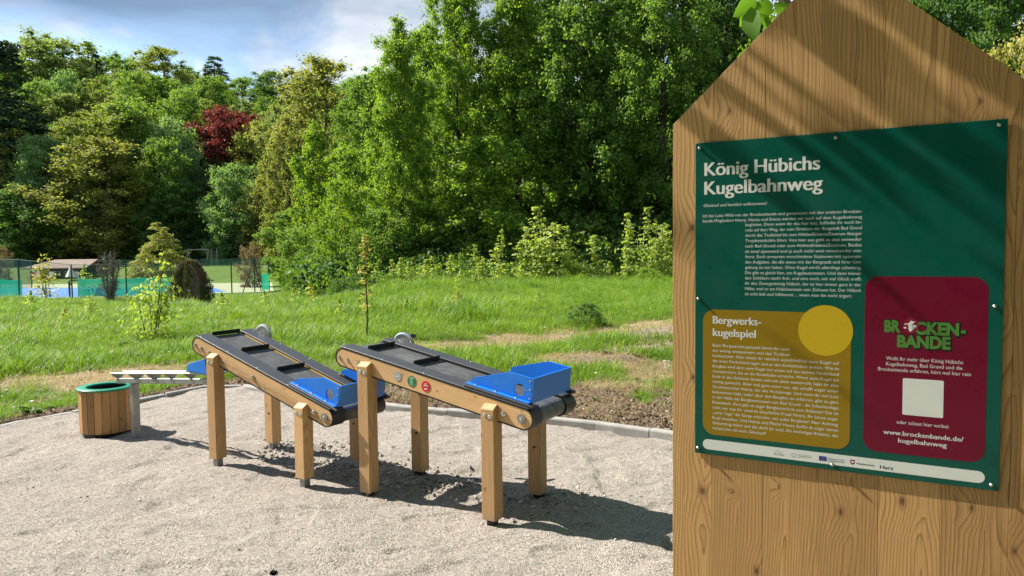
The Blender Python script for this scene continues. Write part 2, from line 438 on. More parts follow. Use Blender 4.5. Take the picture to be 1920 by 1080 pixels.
F = np.stack([ii*nt_+jj, ii*nt_+j2, (ii+1)*nt_+j2, (ii+1)*nt_+jj], -1).reshape(-1, 4)[:, ::-1]
me = mesh_np('ground', V, F, True)
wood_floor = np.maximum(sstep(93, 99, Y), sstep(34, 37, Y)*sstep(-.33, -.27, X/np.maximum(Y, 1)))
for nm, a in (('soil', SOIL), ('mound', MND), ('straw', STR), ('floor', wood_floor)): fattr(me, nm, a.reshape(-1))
def ground_mat():
    mt, t, p = mat('meadow_and_soil'); n = N(t); oc = n('ShaderNodeTexCoord').outputs['Object']
    at = lambda s: n('ShaderNodeAttribute', attribute_name=s).outputs['Fac']
    fine = n.noise(oc, 45, 5, .65); mid = n.noise(oc, 6, 5, .6); big = n.noise(oc, .35, 4, .6)
    grass = n.mix(n.ramp(mid, [(.3, 0.0), (.7, 1.0)]), (.055, .105, .016), (.12, .20, .032))
    grass = n.mix(n.ramp(big, [(.35, 0.0), (.65, .6)]), grass, (.135, .20, .035))
    chips = n('ShaderNodeTexVoronoi', {'Vector': oc, 'Scale': 55.0})
    cc = n('ShaderNodeSeparateColor', {0: chips.outputs['Color']}).outputs[0]
    soilc = n.mix(n.ramp(fine, [(.3, 0.0), (.7, 1.0)]), (.060, .040, .027), (.155, .105, .072))
    soilc = n.mix(n.ramp(cc, [(.82, 0.0), (.86, .75)]), soilc, (.33, .25, .17))
    moundc = n.mix(n.ramp(fine, [(.3, 0.0), (.7, 1.0)]), (.17, .125, .10), (.36, .29, .235))
    strawc = n.mix(n.ramp(n.noise(oc, 60, 5, .7), [(.3, 0.0), (.7, 1.0)]), (.20, .15, .095), (.46, .365, .25))
    brk = n.math('MULTIPLY', n.math('SUBTRACT', n.noise(oc, 14, 4, .65), .5), .9)
    m1 = lambda a: n.ramp(n.math('ADD', a, brk), [(.26, 0.0), (.5, 1.0)])
    col = n.mix(m1(at('straw')), grass, strawc)
    col = n.mix(m1(at('mound')), col, moundc)
    col = n.mix(m1(at('soil')), col, soilc)
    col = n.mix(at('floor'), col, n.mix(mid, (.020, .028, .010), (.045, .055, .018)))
    n.L(col, p.inputs['Base Color']); p.inputs['Roughness'].default_value = .95
    p.inputs['Specular IOR Level'].default_value = .15
    n.L(n.bump(n.math('ADD', fine, n.math('MULTIPLY', mid, 1.5)), .9, .03), p.inputs['Normal'])
    return mt
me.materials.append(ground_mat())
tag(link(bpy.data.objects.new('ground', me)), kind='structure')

# gravel: fan-shaped grid from a point inside to the outline
def gravel_h(x, y):
    h = .034*(fbm(x*1.1, y*1.1, 3, 51)-.5) + .034*(fbm(x*4.2, y*6.0, 3, 61)-.5) + .016*(fbm(x*13, y*17, 2, 71)-.5)
    dip = sstep(.62, .80, vnoise(x*4.1, y*6.3, 81))
    return h-.018*dip
CEN = np.array([-1.2, 3.6])
ang = np.radians(np.arange(0, 360, .42))
ob = []
for a in ang:
    dv = np.array([math.cos(a), math.sin(a)]); best = 1e9
    A = poly; Bq = np.roll(poly, -1, 0)-poly
    den = dv[0]*Bq[:, 1]-dv[1]*Bq[:, 0]
    w = A-CEN; tt = (w[:, 0]*Bq[:, 1]-w[:, 1]*Bq[:, 0])/(den+1e-12); uu = (w[:, 0]*dv[1]-w[:, 1]*dv[0])/(den+1e-12)
    ok = (tt > 0) & (uu >= -1e-6) & (uu <= 1+1e-6); ob.append(CEN+dv*(tt[ok].min()+.035))
ob = np.array(ob); kk = np.linspace(0.004, 1, 230)
GX = CEN[0]+(ob[None, :, 0]-CEN[0])*kk[:, None]; GY = CEN[1]+(ob[None, :, 1]-CEN[1])*kk[:, None]
GZ = gravel_h(GX, GY)
na = len(ang)
ii, jj = np.meshgrid(np.arange(len(kk)-1), np.arange(na), indexing='ij'); j2 = (jj+1) % na
F = np.stack([ii*na+jj, (ii+1)*na+jj, (ii+1)*na+j2, ii*na+j2], -1).reshape(-1, 4)
me = mesh_np('gravel_area', np.stack([GX, GY, GZ], -1).reshape(-1, 3), F, True)
def gravel_mat():
    mt, t, p = mat('pale_grit'); n = N(t); oc = n('ShaderNodeTexCoord').outputs['Object']
    v1 = n('ShaderNodeTexVoronoi', {'Vector': oc, 'Scale': 150.0}); v2 = n('ShaderNodeTexVoronoi', {'Vector': oc, 'Scale': 340.0})
    c1 = n('ShaderNodeSeparateColor', {0: v1.outputs['Color']}).outputs
    tone = n.ramp(c1[0], [(0.0, (.12, .106, .094)), (.2, (.29, .262, .234)), (.6, (.455, .412, .37)), (1.0, (.70, .645, .59))])
    tone = n.mix(n.ramp(c1[1], [(.955, 0.0), (.965, .8)]), tone, (.36, .19, .13))
    c2 = n('ShaderNodeSeparateColor', {0: v2.outputs['Color']}).outputs
    tone = n.mix(.35, tone, n.ramp(c2[0], [(0, (.20, .183, .168)), (1, (.66, .615, .57))]))
    big = n.noise(oc, 1.6, 5, .6)
    tone = n.mix(1.0, tone, n.ramp(big, [(.3, (.86, .84, .815)), (.7, (1.06, 1.03, .995))]), 'MULTIPLY')
    tone = n.mix(1.0, tone, n.ramp(n.noise(oc, 38, 5, .7), [(.3, .80), (.7, 1.16)]), 'MULTIPLY')
    n.L(tone, p.inputs['Base Color']); p.inputs['Roughness'].default_value = .92; p.inputs['Specular IOR Level'].default_value = .2
    h = n.math('ADD', n.math('MULTIPLY', v1.outputs['Distance'], -1.0), n.math('MULTIPLY', v2.outputs['Distance'], -.6))
    b = n.bump(h, 1.0, .010); b = n.bump(n.noise(oc, 22, 4, .6), .5, .02, b)
    n.L(b, p.inputs['Normal']); return mt
M_['grit'] = gravel_mat(); me.materials.append(M_['grit'])
tag(link(bpy.data.objects.new('gravel_area', me)), kind='structure')

# kerb of concrete edging stones along the far rim of the gravel
seg = np.hypot(*np.diff(edge, axis=0).T); S = np.concatenate([[0], np.cumsum(seg)])
def on_edge(s):
    return np.array([np.interp(s, S, edge[:, 0]), np.interp(s, S, edge[:, 1])])
kerb = tag(link(bpy.data.objects.new('kerb', None)), 'low pale concrete edging round the gravel', None, kind='structure')
s0 = 0.0
while s0+1.0 < S[-1]:
    a, b = on_edge(s0+.004), on_edge(s0+.996)
    d = (b-a)/np.hypot(*(b-a)); nrm = np.array([-d[1], d[0]])
    if nrm@(a-CEN) < 0: nrm = -nrm
    prot = float(np.interp((a[0]+b[0])/2, [-5, -3.6, -2.4, -1.0, 1.5], [.004, .022, .03, .055, .075]))
    bd = B(); bot = -.12; w = .08
    prof = [(0, bot), (0, prot-.018), (.006, prot-.006), (.020, prot), (w-.02, prot), (w-.006, prot-.006), (w, prot-.02), (w, bot)]
    mid = on_edge(s0+.5)
    pts = []
    for q in (a, mid, b):
        pts.append([bd.bm.verts.new((q[0]+nrm[0]*u_, q[1]+nrm[1]*u_, z_)) for u_, z_ in prof])
    for r1, r2 in zip(pts, pts[1:]):
        for k in range(len(prof)-1): bd.bm.faces.new((r1[k], r1[k+1], r2[k+1], r2[k]))
    bd.bm.faces.new(pts[0]); bd.bm.faces.new(pts[-1])
    bd.build('kerb_stone', M_['concrete'], kerb)
    s0 += 1.0

# ------------------------------------------------------------------ scatter of uncountable stuff
def scatter(name, pts, rot, scl, idx, variants, label, cat):
    me = bpy.data.meshes.new(name); n = len(pts)
    me.vertices.add(n); me.vertices.foreach_set('co', np.ascontiguousarray(pts, np.float32).ravel())
    fattr(me, 'rotv', rot, 'FLOAT_VECTOR'); fattr(me, 'scl', scl)
    a = me.attributes.new('idx', 'INT', 'POINT'); a.data.foreach_set('value', np.ascontiguousarray(idx, np.int32))
    col = bpy.data.collections.new(name+'_variants')
    for v in variants: col.objects.link(v)
    o = link(bpy.data.objects.new(name, me))
    g = bpy.data.node_groups.new(name+'_nodes', 'GeometryNodeTree')
    g.interface.new_socket('Geometry', in_out='INPUT', socket_type='NodeSocketGeometry')
    g.interface.new_socket('Geometry', in_out='OUTPUT', socket_type='NodeSocketGeometry')
    gi = g.nodes.new('NodeGroupInput'); go = g.nodes.new('NodeGroupOutput'); ip = g.nodes.new('GeometryNodeInstanceOnPoints')
    ci = g.nodes.new('GeometryNodeCollectionInfo'); ci.inputs['Collection'].default_value = col
    ci.inputs['Separate Children'].default_value = True; ci.inputs['Reset Children'].default_value = True
    def at(nm, ty):
        q = g.nodes.new('GeometryNodeInputNamedAttribute'); q.data_type = ty; q.inputs['Name'].default_value = nm; return q.outputs['Attribute']
    e2r = g.nodes.new('FunctionNodeEulerToRotation')
    g.links.new(at('rotv', 'FLOAT_VECTOR'), e2r.inputs[0])
    g.links.new(gi.outputs[0], ip.inputs['Points']); g.links.new(ci.outputs[0], ip.inputs['Instance'])
    ip.inputs['Pick Instance'].default_value = True
    g.links.new(at('idx', 'INT'), ip.inputs['Instance Index']); g.links.new(e2r.outputs[0], ip.inputs['Rotation'])
    g.links.new(at('scl', 'FLOAT'), ip.inputs['Scale']); g.links.new(ip.outputs[0], go.inputs[0])
    md = o.modifiers.new('scatter', 'NODES'); md.node_group = g
    return tag(o, label, cat, kind='stuff')
def stones(k, mat_):
    out = []
    for i in range(k):
        bd = B(); bd.ball((0, 0, 0), 1.0, 1)
        r = random.Random(i)
        for v in bd.bm.verts:
            v.co *= r.uniform(.72, 1.15)
        me = bpy.data.meshes.new('stone'); bmesh.ops.scale(bd.bm, vec=(r.uniform(.8, 1.3), r.uniform(.7, 1.0), r.uniform(.45, .7)), verts=bd.bm.verts)
        bd.bm.to_mesh(me); bd.bm.free(); me.materials.append(mat_); out.append(bpy.data.objects.new('stone', me))
    return out
def grain_mat(name, stops):
    mt, t, p = mat(name); n = N(t)
    n.L(n.ramp(n('ShaderNodeObjectInfo').outputs['Random'], stops), p.inputs['Base Color']); p.inputs['Roughness'].default_value = .9
    p.inputs['Specular IOR Level'].default_value = .2; return mt
M_['grain'] = grain_mat('grit_grains', [(0, (.22, .19, .165)), (.25, (.42, .37, .325)), (.65, (.56, .51, .455)), (.93, (.74, .68, .62)), (1.0, (.36, .20, .14))])
M_['rubble'] = grain_mat('rubble_stone', [(0, (.20, .182, .165)), (.5, (.33, .30, .27)), (1.0, (.50, .45, .40))])
n_ = 46000
d_ = 3.0*np.exp(rng.random(n_)*math.log(9.0/3.0)); a_ = np.radians(rng.uniform(-40, 24, n_))
px_, py_ = d_*np.sin(a_), d_*np.cos(a_)
k_ = sdist(px_, py_) < -.01; px_, py_ = px_[k_], py_[k_]; n_ = len(px_)
sz = .0022+.0032*rng.random(n_)**3
scatter('loose_grit', np.stack([px_, py_, gravel_h(px_, py_)+sz*.25], 1), rng.uniform(0, 6.28, (n_, 3))*[.1, .1, 1], sz, rng.integers(0, 5, n_), stones(5, M_['grain']),
        'pale loose grit grains lying over the play area', 'gravel')
n_ = 1500
cl_ = [(590, 850, .55, .16), (650, 870, .4, .15), (740, 885, .45, .14), (840, 905, .22, .10), (1020, 938, .5, .15), (800, 915, .4, .12), (540, 838, .2, .08)]
P = []
for i in range(n_):
    c4 = cl_[rng.integers(0, len(cl_))]; gx, gy = g0(c4[0], c4[1])
    P.append((gx+rng.normal()*c4[2]*.5, gy+rng.normal()*c4[3]))
for i in range(90):
    P.append(g0(rng.uniform(-50, 1300), rng.uniform(745, 1080)))
P = np.array(P); P = P[sdist(P[:, 0], P[:, 1]) < -.03]; n_ = len(P)
sz = .005+.016*rng.random(n_)**2.2
sz = np.where(np.arange(n_) > n_-95, sz*.6, sz)
scatter('rubble', np.column_stack([P, gravel_h(P[:, 0], P[:, 1])+sz*.3]), rng.uniform(0, 6.28, (n_, 3))*[.15, .15, 1], sz, rng.integers(0, 5, n_), stones(5, M_['rubble']),
        'grey broken stones lying in heaps under the conveyors', 'rubble')
# clods and wood chips on the soil strip
n_ = 26000
P = np.array([g0(rng.uniform(-100, 1500), rng.uniform(640, 830)) for _ in range(n_)])
dd, so_, mo_, st_ = masks(P[:, 0], P[:, 1])
k_ = (dd > .10) & (rng.random(n_) < np.maximum(so_, .8*mo_)); P = P[k_]; n_ = len(P)
M_['clod'] = grain_mat('soil_clods', [(0, (.045, .030, .02)), (.55, (.13, .09, .06)), (.85, (.22, .16, .115)), (1, (.44, .35, .25))])
def ground_h(x, y):
    d, s_, m_, t_ = masks(np.asarray(x, float), np.asarray(y, float))
    z = gz(x, y)+np.where(np.hypot(x, y) < 14, .045*np.interp(x, [-6, -3.5, -1.5, 4], [.1, .4, 1.2, 1.3]), .05)
    return z+m_*.10
sz = .006+.022*rng.random(n_)**3
scatter('soil_clods', np.column_stack([P, ground_h(P[:, 0], P[:, 1])+sz*.1]), rng.uniform(0, 6.28, (n_, 3))*[.2, .2, 1], sz, rng.integers(0, 5, n_), stones(5, M_['clod']),
        'brown clods and chips on the bare soil strip beyond the kerb', 'soil')

# grass
def tuft(seed, nb, h, spread, w, mat_, lean=.5):
    r = np.random.default_rng(seed); V = []; F = []
    for i in range(nb):
        a = r.uniform(0, 6.28); o = np.array([r.normal()*spread, r.normal()*spread, -.01]); L = h*r.uniform(.5, 1.1)
        d = np.array([math.cos(a), math.sin(a), 0])*lean*r.uniform(.3, 1.3); s = np.array([-math.sin(a), math.cos(a), 0])*w*r.uniform(.6, 1.2)
        p1 = o+L*.55*(np.array([0, 0, 1])+d*.35); p2 = o+L*(np.array([0, 0, .88])+d*.95)
        b = len(V); V += [o-s, o+s, p1+s*.8, p1-s*.8, p2]; F += [(b, b+1, b+2, b+3), (b+3, b+2, b+4)]
    me = bpy.data.meshes.new('tuft'); me.from_pydata([tuple(v) for v in V], [], F); me.materials.append(mat_)
    return bpy.data.objects.new('tuft', me)
def grass_mat(name, c1, c2, dry=0.0):
    mt, t, p = mat(name); n = N(t); out = t.nodes['Material Output']
    o = n('ShaderNodeObjectInfo'); rnd = n('ShaderNodeNewGeometry').outputs['Random Per Island']
    big = n.noise(n('ShaderNodeVectorMath', {0: o.outputs['Location']}, operation='ADD').outputs[0], .7, 4)
    f = n.math('ADD', n.math('MULTIPLY', o.outputs['Random'], .35), n.math('ADD', n.math('MULTIPLY', rnd, .25), n.math('MULTIPLY', n.ramp(big, [(.3, 0.0), (.7, 1.0)]), .4)), True)
    col = n.mix(f, c1, c2)
    if dry: col = n.mix(n.math('GREATER_THAN', rnd, 1-dry), col, (.42, .33, .16))
    n.L(col, p.inputs['Base Color']); p.inputs['Roughness'].default_value = .5; p.inputs['Specular IOR Level'].default_value = .35
    tr = n('ShaderNodeBsdfTranslucent', {'Color': n.mix(1.0, col, (1.2, 1.2, .5), 'MULTIPLY')})
    n.L(n('ShaderNodeMixShader', {0: .42, 1: p.outputs[0], 2: tr.outputs[0]}).outputs[0], out.inputs['Surface']); return mt
gm = grass_mat('meadow_grass', (.062, .160, .018), (.28, .42, .045), .04); gd = grass_mat('dry_grass', (.30, .24, .11), (.50, .40, .20))
vs = [tuft(1, 18, .11, .05, .0036, gm), tuft(2, 22, .15, .06, .0040, gm, .6), tuft(3, 16, .21, .05, .0040, gm, .7), tuft(4, 26, .08, .08, .0040, gm, .8), tuft(5, 12, .10, .06, .003, gd, 1.2), tuft(6, 6, .34, .05, .0022, grass_mat('grass_stalks', (.13, .22, .035), (.32, .38, .10)), .35)]
n_ = 190000
d_ = 6.5*np.exp(rng.random(n_)**.88*math.log(58/6.5)); a_ = np.radians(rng.uniform(-41, 34, n_))
x_, y_ = d_*np.sin(a_), d_*np.cos(a_)
dd, so_, mo_, st_ = masks(x_, y_)
u_ = x_/y_
court = (gz(x_, y_) < -1.35) & (y_ > 47.5)
forest = (y_ > 36) & (u_ > -.28)
patch = sstep(.30, .55, fbm(x_*.9, y_*.9, 3, 91))
keep = (dd > .14) & ~court & ~forest & (rng.random(n_) < np.clip(1-1.05*so_, .04, 1)) & (rng.random(n_) < np.clip(1-1.2*mo_, .01, 1)) & (rng.random(n_) < 1-.93*sstep(.15, .6, st_)) & (rng.random(n_) < .35+.65*patch)
x_, y_, st_, so_ = x_[keep], y_[keep], st_[keep], so_[keep]; n_ = len(x_)
tall = fbm(x_*.33, y_*.33, 3, 101); dn = sdist(x_, y_)
sc_ = (.40+1.7*tall**1.6)*rng.uniform(.7, 1.3, n_)*np.interp(dn, [0, .8, 2.5, 7], [.6, .6, .85, 1.35])*np.interp(np.hypot(x_, y_), [8, 20, 50], [1.0, 1.1, 1.35])*(1-.45*st_)*(1-.4*so_)
ix = np.where(rng.random(n_) < .05+.5*st_, 4, np.where(rng.random(n_) < tall, rng.integers(1, 3, n_), rng.choice([0, 3], n_)))
ix = np.where((rng.random(n_) < .022) & (dn > 1.2), 5, ix)
scatter('meadow_grass', np.stack([x_, y_, ground_h(x_, y_)-.01], 1), np.stack([rng.normal(0, .12, n_), rng.normal(0, .12, n_), rng.uniform(0, 6.28, n_)], 1), sc_, ix, vs,
        'rough green meadow grass behind the gravel play area', 'grass')
# flattened dry stalks on the worn patches
n_ = 60000
d_ = 6.5*np.exp(rng.random(n_)*math.log(22/6.5)); a_ = np.radians(rng.uniform(-41, 22, n_)); x_, y_ = d_*np.sin(a_), d_*np.cos(a_)
dd, so_, mo_, st_ = masks(x_, y_); k_ = (dd > .12) & (rng.random(n_) < np.maximum(st_*1.0, .25*mo_+.12*so_)); x_, y_ = x_[k_], y_[k_]; n_ = len(x_)
gl_ = grass_mat('dry_litter', (.24, .18, .11), (.56, .45, .29))
scatter('dry_litter', np.stack([x_, y_, ground_h(x_, y_)+.004], 1), np.column_stack([rng.normal(0, .2, (n_, 2)), rng.uniform(0, 6.28, n_)]), rng.uniform(.5, 1.2, n_), rng.integers(0, 2, n_), [tuft(15, 9, .05, .05, .0028, gl_, 3.0), tuft(16, 7, .08, .06, .0028, gl_, 3.5)],
        'dry straw lying on the worn patches of the meadow', 'straw')
# broad-leaved weeds, daisies
def weed(seed, mat_, nl, s):
    r = np.random.default_rng(seed); V = []; F = []
    for i in range(nl):
        a = r.uniform(0, 6.28); L = s*r.uniform(.6, 1.2); w = L*.28; e = r.uniform(.2, 1.0)
        d = np.array([math.cos(a)*math.cos(e), math.sin(a)*math.cos(e), math.sin(e)]); t_ = np.array([-math.sin(a), math.cos(a), 0])*w
        b = len(V); V += [np.zeros(3), d*L*.5+t_, d*L+[0, 0, -L*.2], d*L*.5-t_]; F.append((b, b+1, b+2, b+3))
    me = bpy.data.meshes.new('weed'); me.from_pydata([tuple(v) for v in V], [], F); me.materials.append(mat_); return bpy.data.objects.new('weed', me)
M_['weedleaf'] = leafmat('weed_leaf', (.05, .12, .025), (.14, .24, .05)); M_['petal'] = plain('white_petal', (.8, .8, .76), .6)
def daisy():
    bd = B(); bd.cyl((0, 0, 0), (0, 0, .12), .0015, 3); bd.cyl((0, 0, .12), (0, 0, .126), .014, 7)
    me = bpy.data.meshes.new('daisy'); bd.bm.to_mesh(me); bd.bm.free(); me.materials.append(M_['petal']); return bpy.data.objects.new('weed_flower', me)
n_ = 2200
d_ = 7.0*np.exp(rng.random(n_)*math.log(6.0)); a_ = np.radians(rng.uniform(-38, 20, n_)); P = np.stack([d_*np.sin(a_), d_*np.cos(a_)], 1)
dd, so_, mo_, st_ = masks(P[:, 0], P[:, 1]); k_ = (dd > .15) & (P[:, 1] < 46) & (rng.random(n_) < 1-.8*np.maximum(np.maximum(so_, mo_), .8*st_)); P = P[k_]; n_ = len(P)
scatter('meadow_weeds', np.column_stack([P, ground_h(P[:, 0], P[:, 1])]), np.column_stack([np.zeros((n_, 2)), rng.uniform(0, 6.28, n_)]), rng.uniform(.5, 1.2, n_), rng.choice([0, 1, 2, 3], n_, p=[.5, .3, .05, .15]),
        [weed(1, M_['weedleaf'], 9, .05), weed(2, M_['weedleaf'], 14, .07), weed(3, M_['weedleaf'], 22, .13), daisy()], 'broad-leaved weeds and white daisies in the meadow', 'weeds')

# ------------------------------------------------------------------ ball conveyors
def bolt_geo(bd, c, d, r=.011, h=.006):
    c = Vector(c); d = Vector(d).normalized()
    bd.cyl(c-d*.002, c+d*h*.35, r*1.25, 12); bd.cyl(c, c+d*h, r*.85, 10, r*.6)
def stadium(c1, c2, r, n=9, v=0.0):
    """outline round both ends, in the (u, z) plane at depth v"""
    c1, c2 = Vector(c1), Vector(c2); a = math.atan2(c2[1]-c1[1], c2[0]-c1[0]); out = []
    for k in range(n+1):
        t = a+math.pi/2+math.pi*k/n; out.append((c1[0]+r*math.cos(t), v, c1[1]+r*math.sin(t)))
    for k in range(n+1):
        t = a-math.pi/2+math.pi*k/n; out.append((c2[0]+r*math.cos(t), v, c2[1]+r*math.sin(t)))
    return out
def conveyor(label, loc, yaw, c1, c2, Lu, Wv, hl, hr, z0, foot, cleats, split, badges, yellow, nut_u, hop):
    T = thing('ball_conveyor', label, 'conveyor', loc, yaw, 'ball conveyors on the gravel')
    a, lap, sl_ = .09, .0465, .027
    W = Wv+a                                   # overall depth
    c1, c2 = Vector(c1), Vector(c2); tv = (c2-c1).normalized(); Ls = (c2-c1).length
    nv = Vector((-tv[1], tv[0]))
    if nv[1] < 0: nv = -nv
    def P(s, v, n): q = c1+tv*s+nv*n; return Vector((q[0], v, q[1]))
    Rm = Matrix(((tv[0], 0, nv[0]), (0, 1, 0), (tv[1], 0, nv[1])))
    r = .057
    # beams, one on each side
    for side in (0, 1):
        v0, v1 = (lap, a) if side == 0 else (W-a, W-lap)
        if split and side == 0:
            gap = .0012
            up = [p for p in stadium(c1, c2, r, 16)]
            for sgn in (1, -1):
                bd = B(); pts = []
                for p in up:
                    q = Vector((p[0], p[2]))-c1; n_ = q.dot(nv); s_ = q.dot(tv)
                    if sgn*n_ > gap+.0005: pts.append((s_, n_))
                pts.sort(key=lambda t: t[0])
                e0, e1 = -math.sqrt(r*r-gap*gap), Ls+math.sqrt(r*r-gap*gap)
                ring = [(e0, sgn*gap)]+pts+[(e1, sgn*gap)]
                bd.prism([P(s_, v0, n_) for s_, n_ in ring], (0, v1-v0, 0), bevel=.0022)
                bd.build('beam', M_['larch'], T, along=(tv[0], 0, tv[1]))
        else:
            bd = B(); bd.prism(stadium(c1, c2, r, 12, v0), (0, v1-v0, 0), bevel=.003)
            bd.build('beam', M_['larch'], T, along=(tv[0], 0, tv[1]))
    # four posts, half-lapped over the beams
    for iu, (u0, h) in enumerate(((0, hl), (Lu, hr))):
        for side in (0, 1):
            f = (lambda v: v) if side == 0 else (lambda v: W-v)
            s_mid = ((u0+a/2)-c1[0])/tv[0]
            def under(u): return c1[1]+(u-c1[0])*tv[1]/tv[0]-(r+.003)/nv[1]
            bd = B(); bm = bd.bm
            prof = [(0, z0), (a, z0), (a, 'n'), (lap-.0015, 'n'), (lap-.0015, h+sl_), (0, h)]
            L_ = [bm.verts.new((u0, f(v), under(u0)-.004 if z == 'n' else z)) for v, z in prof]
            R_ = [bm.verts.new((u0+a, f(v), under(u0+a)-.004 if z == 'n' else z)) for v, z in prof]
            bm.faces.new(L_); bm.faces.new(R_)
            for k in range(6): bm.faces.new((L_[k], L_[(k+1) % 6], R_[(k+1) % 6], R_[k]))
            bmesh.ops.bevel(bm, geom=list(bm.edges), offset=.003, segments=1, affect='EDGES')
            post = bd.build('post', M_['larch'], T, along=(0, 0, 1))
            fb = B(); fb.box((u0+a/2, f(a/2), (z0+foot)/2-.03), (.05, .05, z0-foot+.062), bevel=.002)
            fb.build('foot', M_['galv'] if split else M_['darkmetal'], post)
            if side == 0:
                for du in (.027, .063):
                    q = B(); bolt_geo(q, (u0+du, 0, h-.032-(du-.027)*.25), (0, -1, 0)); q.build('bolt', M_['steel'], post, True)
            else:
                q = B(); q.cyl((u0+.05, f(a)-.001, .30 if iu == 0 else .33), (u0+.05, f(a)+.004, .30 if iu == 0 else .33), .010, 12); q.build('plug', M_['darkmetal'], post, True)
    # black edging bent round each beam, anthracite cover strips on top
    for side in (0, 1):
        v0, v1 = (lap-.002, .165) if side == 0 else (W-.165, W-lap+.002)
        ro = r+.0065
        bd = B(); bd.shell(stadium(c1, c2, r+.001, 14, v0), stadium(c1, c2, ro, 14, v0), (0, v1-v0, 0))
        bd.build('edging', M_['black'], T, True)
        bd = B(); th_ = .008
        bd.box(P(Ls/2-.005, (v0+v1)/2, ro+.001+th_/2), (Ls+.055, v1-v0, th_), Rm, bevel=.002)
        cs = bd.build('cover_strip', M_['cover'], T)
        for s_ in (.03, .36, .70, 1.03):
            q = B(); bolt_geo(q, P(s_-.02, (v0+.014) if side == 0 else v1-.014, ro+th_), Rm @ Vector((0, 0, 1)), .008, .006); q.build('bolt', M_['steel'], cs, True)
        if yellow and side == 1:
            q = B(); q.box(P(Ls/2, v0-.004, ro-.012), (Ls-.05, .006, .012), Rm); q.build('guide_edge', M_['yellow'], T)
    # belt round two rollers, cleats
    bd = B(); vb0, vb1 = .168, W-.168
    bd.shell(stadium(c1, c2, r-.010, 16, vb0), stadium(c1, c2, r-.003, 16, vb0), (0, vb1-vb0, 0)); bd.build('belt', M_['belt'], T, True)
    for c_ in (c1, c2):
        q = B(); q.cyl((c_[0], .095, c_[1]), (c_[0], W-.095, c_[1]), r-.012, 20); q.build('roller', M_['black'], T, True)
    for s_ in cleats:
        q = B(); q.box(P(s_, (vb0+vb1)/2, r-.003+.017), (.005, vb1-vb0-.012, .034), Rm); q.box(P(s_-.014, (vb0+vb1)/2, r-.003+.003), (.028, vb1-vb0-.012, .006), Rm)
        q.build('cleat', M_['black'], T)
    q = B(); n2 = r-.003
    q.box(P(Ls*.86, (vb0+vb1)/2, -n2-.017), (.005, vb1-vb0-.012, .034), Rm); q.build('cleat', M_['black'], T)
    # bolt heads and the axle washer on the front beam
    for u_ in (-.033, .042, .136):
        q = B(); pp = P((u_+.0)*1.0+.005, lap, -.004); bolt_geo(q, pp, (0, -1, 0), .0105, .012); q.build('bolt', M_['steel'], T, True)
    for u_ in nut_u:
        s_ = (u_-c1[0])/tv[0]; q = B(); bolt_geo(q, P(s_, lap, -.004), (0, -1, 0), .014, .016); q.build('bolt', M_['steel'], T, True)
    q = B(); pw = P(Ls-.012, lap, 0); q.cyl(pw, pw+Vector((0, -.005, 0)), .028, 24); wsh = q.build('axle_washer', M_['galv'], T, True)
    q = B(); bolt_geo(q, pw+Vector((0, -.005, 0)), (0, -1, 0), .009, .007); q.build('bolt', M_['steel'], wsh, True)
    # blue catch hopper on the low end
    ct_ = r+.0065+.001+.008                     # top of the cover strips
    nb = ct_+.018; ds = hop
    out = [(1.018, nb+.010), (1.018, nb+.030), (1.030, nb+.044), (1.262, nb+.138), (1.285, nb+.143), (1.4215, nb+.145), (1.4347, nb+.010)]
    out = [(s_+ds, n_) for s_, n_ in out]; se = 1.4347+ds; sb = 1.018+ds
    v0, v1 = .078, W-.078
    bd = B()
    q0, q1 = P(se+.0012, v0, nb+.002), P(se-.0118, v0, nb+.145)
    th2 = tv*.012; t3 = Vector((th2[0], 0, th2[1]))
    bd.prism([q0, q1, q1+t3, q0+t3], (0, v1-v0, 0), bevel=.0015); H_ = bd.build('hopper', M_['blue'], T)
    for side in (0, 1):
        vv = v0 if side == 0 else v1-.012
        bd = B(); bm = bd.bm
        hc = (1.352+ds, nb+.058); hr_ = .036; nh = 24         # round sight hole
        def ringpts(v): return [P(hc[0]+hr_*math.cos(6.2832*k/nh), v, hc[1]+hr_*math.sin(6.2832*k/nh)) for k in range(nh)]
        for v in (vv, vv+.012):
            o_ = [bm.verts.new(P(s_, v, n_)) for s_, n_ in out]; i_ = [bm.verts.new(p) for p in ringpts(v)]
            eds = [bm.edges.new((o_[k], o_[(k+1) % len(o_)])) for k in range(len(o_))]+[bm.edges.new((i_[k], i_[(k+1) % nh])) for k in range(nh)]
            bmesh.ops.triangle_fill(bm, edges=eds, use_beauty=True)
            if v == vv: oa, ia = o_, i_
            else:
                for k in range(len(o_)): bm.faces.new((oa[k], oa[(k+1) % len(o_)], o_[(k+1) % len(o_)], o_[k]))
                for k in range(nh): bm.faces.new((ia[k], ia[(k+1) % nh], i_[(k+1) % nh], i_[k]))
        bd.build('side_panel', M_['blue'], H_)
        vf = vv-.030 if side == 0 else vv+.012
        bd = B(); bd.box(P((sb+se)/2-.006, vf+.015, nb+.006), (se-sb+.028, .0296, .012), Rm, bevel=.002); bd.build('flange', M_['blue'], H_)
        bd = B(); bd.box(P((sb+se)/2+.006, vf+.020, nb-.0095), (se-sb+.06, .046, .0175), Rm, bevel=.003); bd.build('spacer_bar', M_['black'], H_)
        for s_ in (sb+.05, sb+.19, sb+.33):
            q = B(); bolt_geo(q, P(s_, vf+.014, nb+.012), Rm @ Vector((0, 0, 1)), .008, .006); q.build('bolt', M_['steel'], H_, True)
        if side == 0:
            for k, f_ in enumerate((.10, .5, .88)):
                q = B(); bolt_geo(q, P(se-.013*f_-.007, vv, nb+.012+.13*f_), (0, -1, 0), .0045, .003); q.build('screw', M_['steel'], H_, True)
